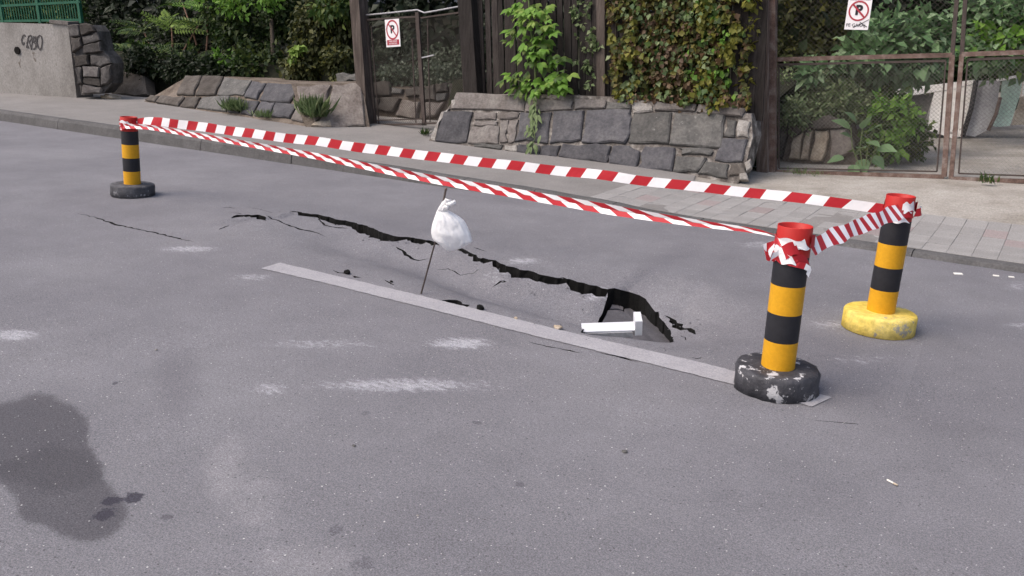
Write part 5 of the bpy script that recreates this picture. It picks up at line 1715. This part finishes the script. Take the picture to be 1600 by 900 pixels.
# tree of heaven: pinnate fronds
def frond_mesh(name, L_, pairs, mat, lw=.045, ll=.19, droop=.35):
    P, D, Nn, Ls = [], [], [], []
    for i in range(pairs):
        u = .12 + .86 * i / (pairs - 1)
        z = -droop * L_ * u * u
        for s in (-1, 1):
            P.append((0, u * L_, z))
            D.append((s * 1.0, .45 + .5 * u, -.25))
            Nn.append((0, 0, 1))
            Ls.append(ll * (1 - .55 * u) * (.7 + .6 * min(1, u * 3)))
    P.append((0, .98 * L_, -droop * L_)); D.append((0, 1, -.5)); Nn.append((0, 0, 1)); Ls.append(ll * .5)
    Ls = np.array(Ls)
    V, T = leaves(np.array(P, float), np.array(D, float), np.array(Nn, float), Ls, Ls * .42)
    me = bpy.data.meshes.new(name)
    rv = [(0, L_ * u, -droop * L_ * u * u) for u in (0, .25, .5, .75, 1)]
    mb = MB()
    mb.tube(rv, [.006, .005, .004, .003, .002], 4, False)
    n0 = len(mb.v)
    me.from_pydata(mb.v + [tuple(v) for v in V], [], mb.f + [tuple(int(i) + n0 for i in f) for f in T])
    me.materials.append(M[mat])
    return me
def frond_tree(label, base, crowns, group=None, stem=True):
    t = thing("tree_of_heaven", label, "tree", base, group)
    for (cpx, cpy, Y, nfr, Lf, mesh_) in crowns:
        c = at_Y(cpx, cpy, Y)
        for k in range(nfr):
            a = 2 * math.pi * k / nfr + rnd.uniform(-.3, .3)
            o = add_obj("frond", mesh_, t)
            d = Vector((math.cos(a), math.sin(a) * .8, rnd.uniform(.15, .65)))
            o.matrix_local = Matrix.Translation(c - base + Vector((0, 0, rnd.uniform(-.12, .12)))) @ orient(d, Vector((rnd.uniform(-.3, .3), -.75, .6))) @ Matrix.Scale(rnd.uniform(.8, 1.15) * Lf, 4)
        if stem:
            MB().tube([Vector((0, 0, 0)), (c - base) * .5 + Vector((.04, 0, .05)), c - base], [.03, .024, .014], 6).build("stem", M['stem_red'], t, True)
    return t
fr_b = frond_mesh("frond", 1.0, 11, 'leaf_lime')
fr_m = frond_mesh("frond", 1.0, 12, 'leaf_bright')
fr_d = frond_mesh("frond", 1.0, 12, 'leaf_mid')
b_ = at_Y(269, 95, 12.7)
frond_tree("young tree of heaven with bright yellow green fronds above the far revetment", b_, [(268, 42, 12.6, 9, .72, fr_b)])
frond_tree("dark lower tree of heaven fronds spreading over the rock slab", at_Y(255, 135, 12.9), [(250, 85, 12.7, 9, .85, fr_d), (210, 75, 12.9, 9, .85, fr_d), (300, 90, 12.7, 9, .8, fr_d), (262, 112, 12.3, 8, .6, fr_d), (225, 50, 13.2, 9, .8, fr_d), (310, 40, 13.0, 9, .9, fr_d)])
frond_tree("slender tree of heaven shoots at the top behind the sloping revetment", at_Y(320, 118, 13.0), [(325, 12, 13.0, 9, .8, fr_m), (285, 5, 13.2, 8, .8, fr_d)])

# maple sapling in front of the boards
def lobed_leaf(name, s, mat):
    V, T = [], []
    def lobe(a, l, w_, z0):
        b = len(V)
        c, s_ = math.sin(a), math.cos(a)
        V.extend([(0, 0, 0)])
        for u, k in ((.25, .62), (.5, 1.), (.72, .8)):
            for sd in (-1, 1):
                x = sd * w_ * k * .5
                y = u * l
                V.append((x * s_ + y * c, -x * c + y * s_, z0 - .25 * l * u * u + abs(x) * .25))
        V.append((l * c, l * s_, z0 - .32 * l))
        T.extend([(b, b + 2, b + 1), (b + 1, b + 2, b + 4, b + 3), (b + 3, b + 4, b + 6, b + 5), (b + 5, b + 6, b + 7)])
    lobe(0, s, s * .55, .004); lobe(.95, s * .75, s * .45, 0); lobe(-.95, s * .75, s * .45, 0)
    me = bpy.data.meshes.new(name)
    me.from_pydata(V, [], T)
    me.materials.append(M[mat])
    return me
YS = YF - .32
sbp = at_Y(838, 150, YS)
t = thing("sapling", "bright green maple sapling rooted at the top of the stone wall", "sapling", sbp)
lm = {k: lobed_leaf("leaf", .16, m_) for k, m_ in (('b', 'leaf_bright'), ('m', 'leaf_mid'), ('l', 'leaf_lime'))}
shoots = [([(838, 150), (836, 100), (830, 50), (826, 0), (824, -30)], .02), ([(836, 100), (842, 70), (856, 45), (870, 38)], .01), ([(838, 140), (860, 128), (885, 122)], .01), ([(837, 135), (815, 128), (800, 120)], .01), ([(834, 75), (812, 62), (800, 48)], .008), ([(832, 60), (848, 25), (855, 5)], .008), ([(837, 110), (860, 95), (876, 88)], .008), ([(830, 40), (810, 20), (800, 8)], .008)]
for pts, r_ in shoots:
    P = [at_Y(x, y, YS + rnd.uniform(-.03, .03)) - sbp for x, y in pts]
    MB().tube(P, [r_ * (1 - .6 * i / len(P)) for i in range(len(P))], 6).build("stem", M['stem_green'], t, True)
spots = []
for pts, r_ in shoots:
    main = r_ > .015
    for i in range(len(pts) - 1):
        for q in range(9 if main else 6):
            u = rnd.random()
            spots.append((pts[i][0] + (pts[i + 1][0] - pts[i][0]) * u, pts[i][1] + (pts[i + 1][1] - pts[i][1]) * u))
for (cx_, cy_, n_) in ((822, 18, 16), (845, 72, 10), (815, 85, 8), (865, 128, 14), (812, 130, 10), (850, 100, 8), (880, 130, 6)):
    for q in range(n_): spots.append((cx_ + rnd.gauss(0, 13), cy_ + rnd.gauss(0, 8)))
for x, y in spots[:290]:
    x += rnd.gauss(0, 7); y += rnd.gauss(0, 5)
    y = min(y, 146)
    p = at_Y(x, y, YS + rnd.uniform(-.22, .16)) - sbp
    bright = y < 45 or (y > 112 and x > 850 and rnd.random() < .6)
    key = rnd.choice('llbb') if bright else rnd.choice('bbbmm')
    o = add_obj("leaf", lm[key], t)
    d = Vector((x - 836 + rnd.gauss(0, 10), -14 + rnd.gauss(0, 8), -10 + rnd.gauss(0, 8)))
    o.matrix_local = Matrix.Translation(p) @ orient(d, Vector((rnd.uniform(-.4, .4), -.5, .9))) @ Matrix.Scale(rnd.uniform(.6, 1.15), 4)
# creeper hanging down the stones
vb = on_plane(833, 150, pl[0] + pl[1] * .08, pl[1])
t = thing("hanging_creeper", "green creeper strand hanging over the stone wall under the sapling", "creeper", vb)
vp = [on_plane(x, y, pl[0] + pl[1] * .08, pl[1]) - vb for x, y in ((833, 150), (835, 170), (832, 195), (836, 215), (831, 230))]
MB().tube(vp, .006, 5).build("stem", M['stem_green'], t, True)
me_v = big_leaf_mesh("leaf", .12, .05, 'leaf_weed')
for k in range(46):
    i = rnd.randint(0, 3); u = rnd.random()
    p = vp[i].lerp(vp[i + 1], u) + Vector((rnd.gauss(0, .05), rnd.uniform(-.05, 0), 0))
    o = add_obj("leaf", me_v, t)
    o.matrix_local = Matrix.Translation(p) @ orient(Vector((rnd.gauss(0, .6), -.4, -.8)), Vector((rnd.uniform(-.4, .4), -.8, .5))) @ Matrix.Scale(rnd.uniform(.6, 1.2), 4)
# grass tufts
def tuft(label, px, py, n, h, spread, mat='leaf_weed', P0=None):
    p = P0 if P0 is not None else on_ground(px, py)
    P = np.stack([rng.normal(0, spread, n), rng.normal(0, spread * .5, n), rng.uniform(0, .04, n)], 1)
    D = np.stack([rng.normal(0, .5, n), rng.normal(-.25, .4, n), np.full(n, 1.)], 1)
    Lh = h * rng.uniform(.5, 1.2, n)
    V, T = leaves(P, D, rand_dirs(n) + np.array([[0, -1., .2]]), Lh, Lh * .12, .3)
    V2, T2 = leaves(P[: n // 2] + np.array([[0, 0, h * .3]]) * rng.uniform(0, 1.4, (n // 2, 1)), rand_dirs(n // 2) + np.array([[0, -.3, 0]]), rand_dirs(n // 2) * .5 + np.array([[0, 0, 1.]]), np.full(n // 2, h * .22), np.full(n // 2, h * .11))
    o = thing("grass_tuft", label, "grass tuft", p, "weeds at the foot of the walls")
    tag(add_obj("blades", mesh_np("blades", np.concatenate([V, V2]), np.concatenate([T, T2 + len(V)]), M[mat]), o), kind='stuff')
    return o
def on_wall(px, py, P_, off=.02): return on_plane(px, py, P_[0] + P_[1] * off, P_[1])
tuft("largest bright weed tuft on the earth slope left of the small gate", 492, 185, 260, .34, .13, 'leaf_weed', on_wall(492, 183, pl2))
tuft("rounded weed tuft at the foot of the revetment, left of the other two tufts", 367, 175, 200, .24, .13, 'leaf_weed', on_wall(367, 174, pl2))
tuft("low small weed tuft at the foot of the revetment between two taller ones", 414, 186, 110, .14, .12, 'leaf_weed', on_wall(413, 184, pl2))
tuft("weed growing at the foot of the brown post beside the big gate", 1186, 262, 140, .3, .07, 'leaf_mid')
tuft("tiny weeds under the bottom rail of the left gate leaf", 1255, 274, 90, .07, .14, 'leaf_weed')
tuft("small weed sprig on the sand under the right gate leaf", 1542, 288, 40, .12, .05, 'leaf_mid')
tuft("little weed at the left foot of the dark block wall", 664, 213, 50, .12, .05, 'leaf_mid')

# ================================================================== stand the sloping street upright
bpy.context.view_layer.update()
for o in [o for o in SC.objects if o.parent is None and o.type != 'LIGHT']:
    o.matrix_world = TILT @ o.matrix_world
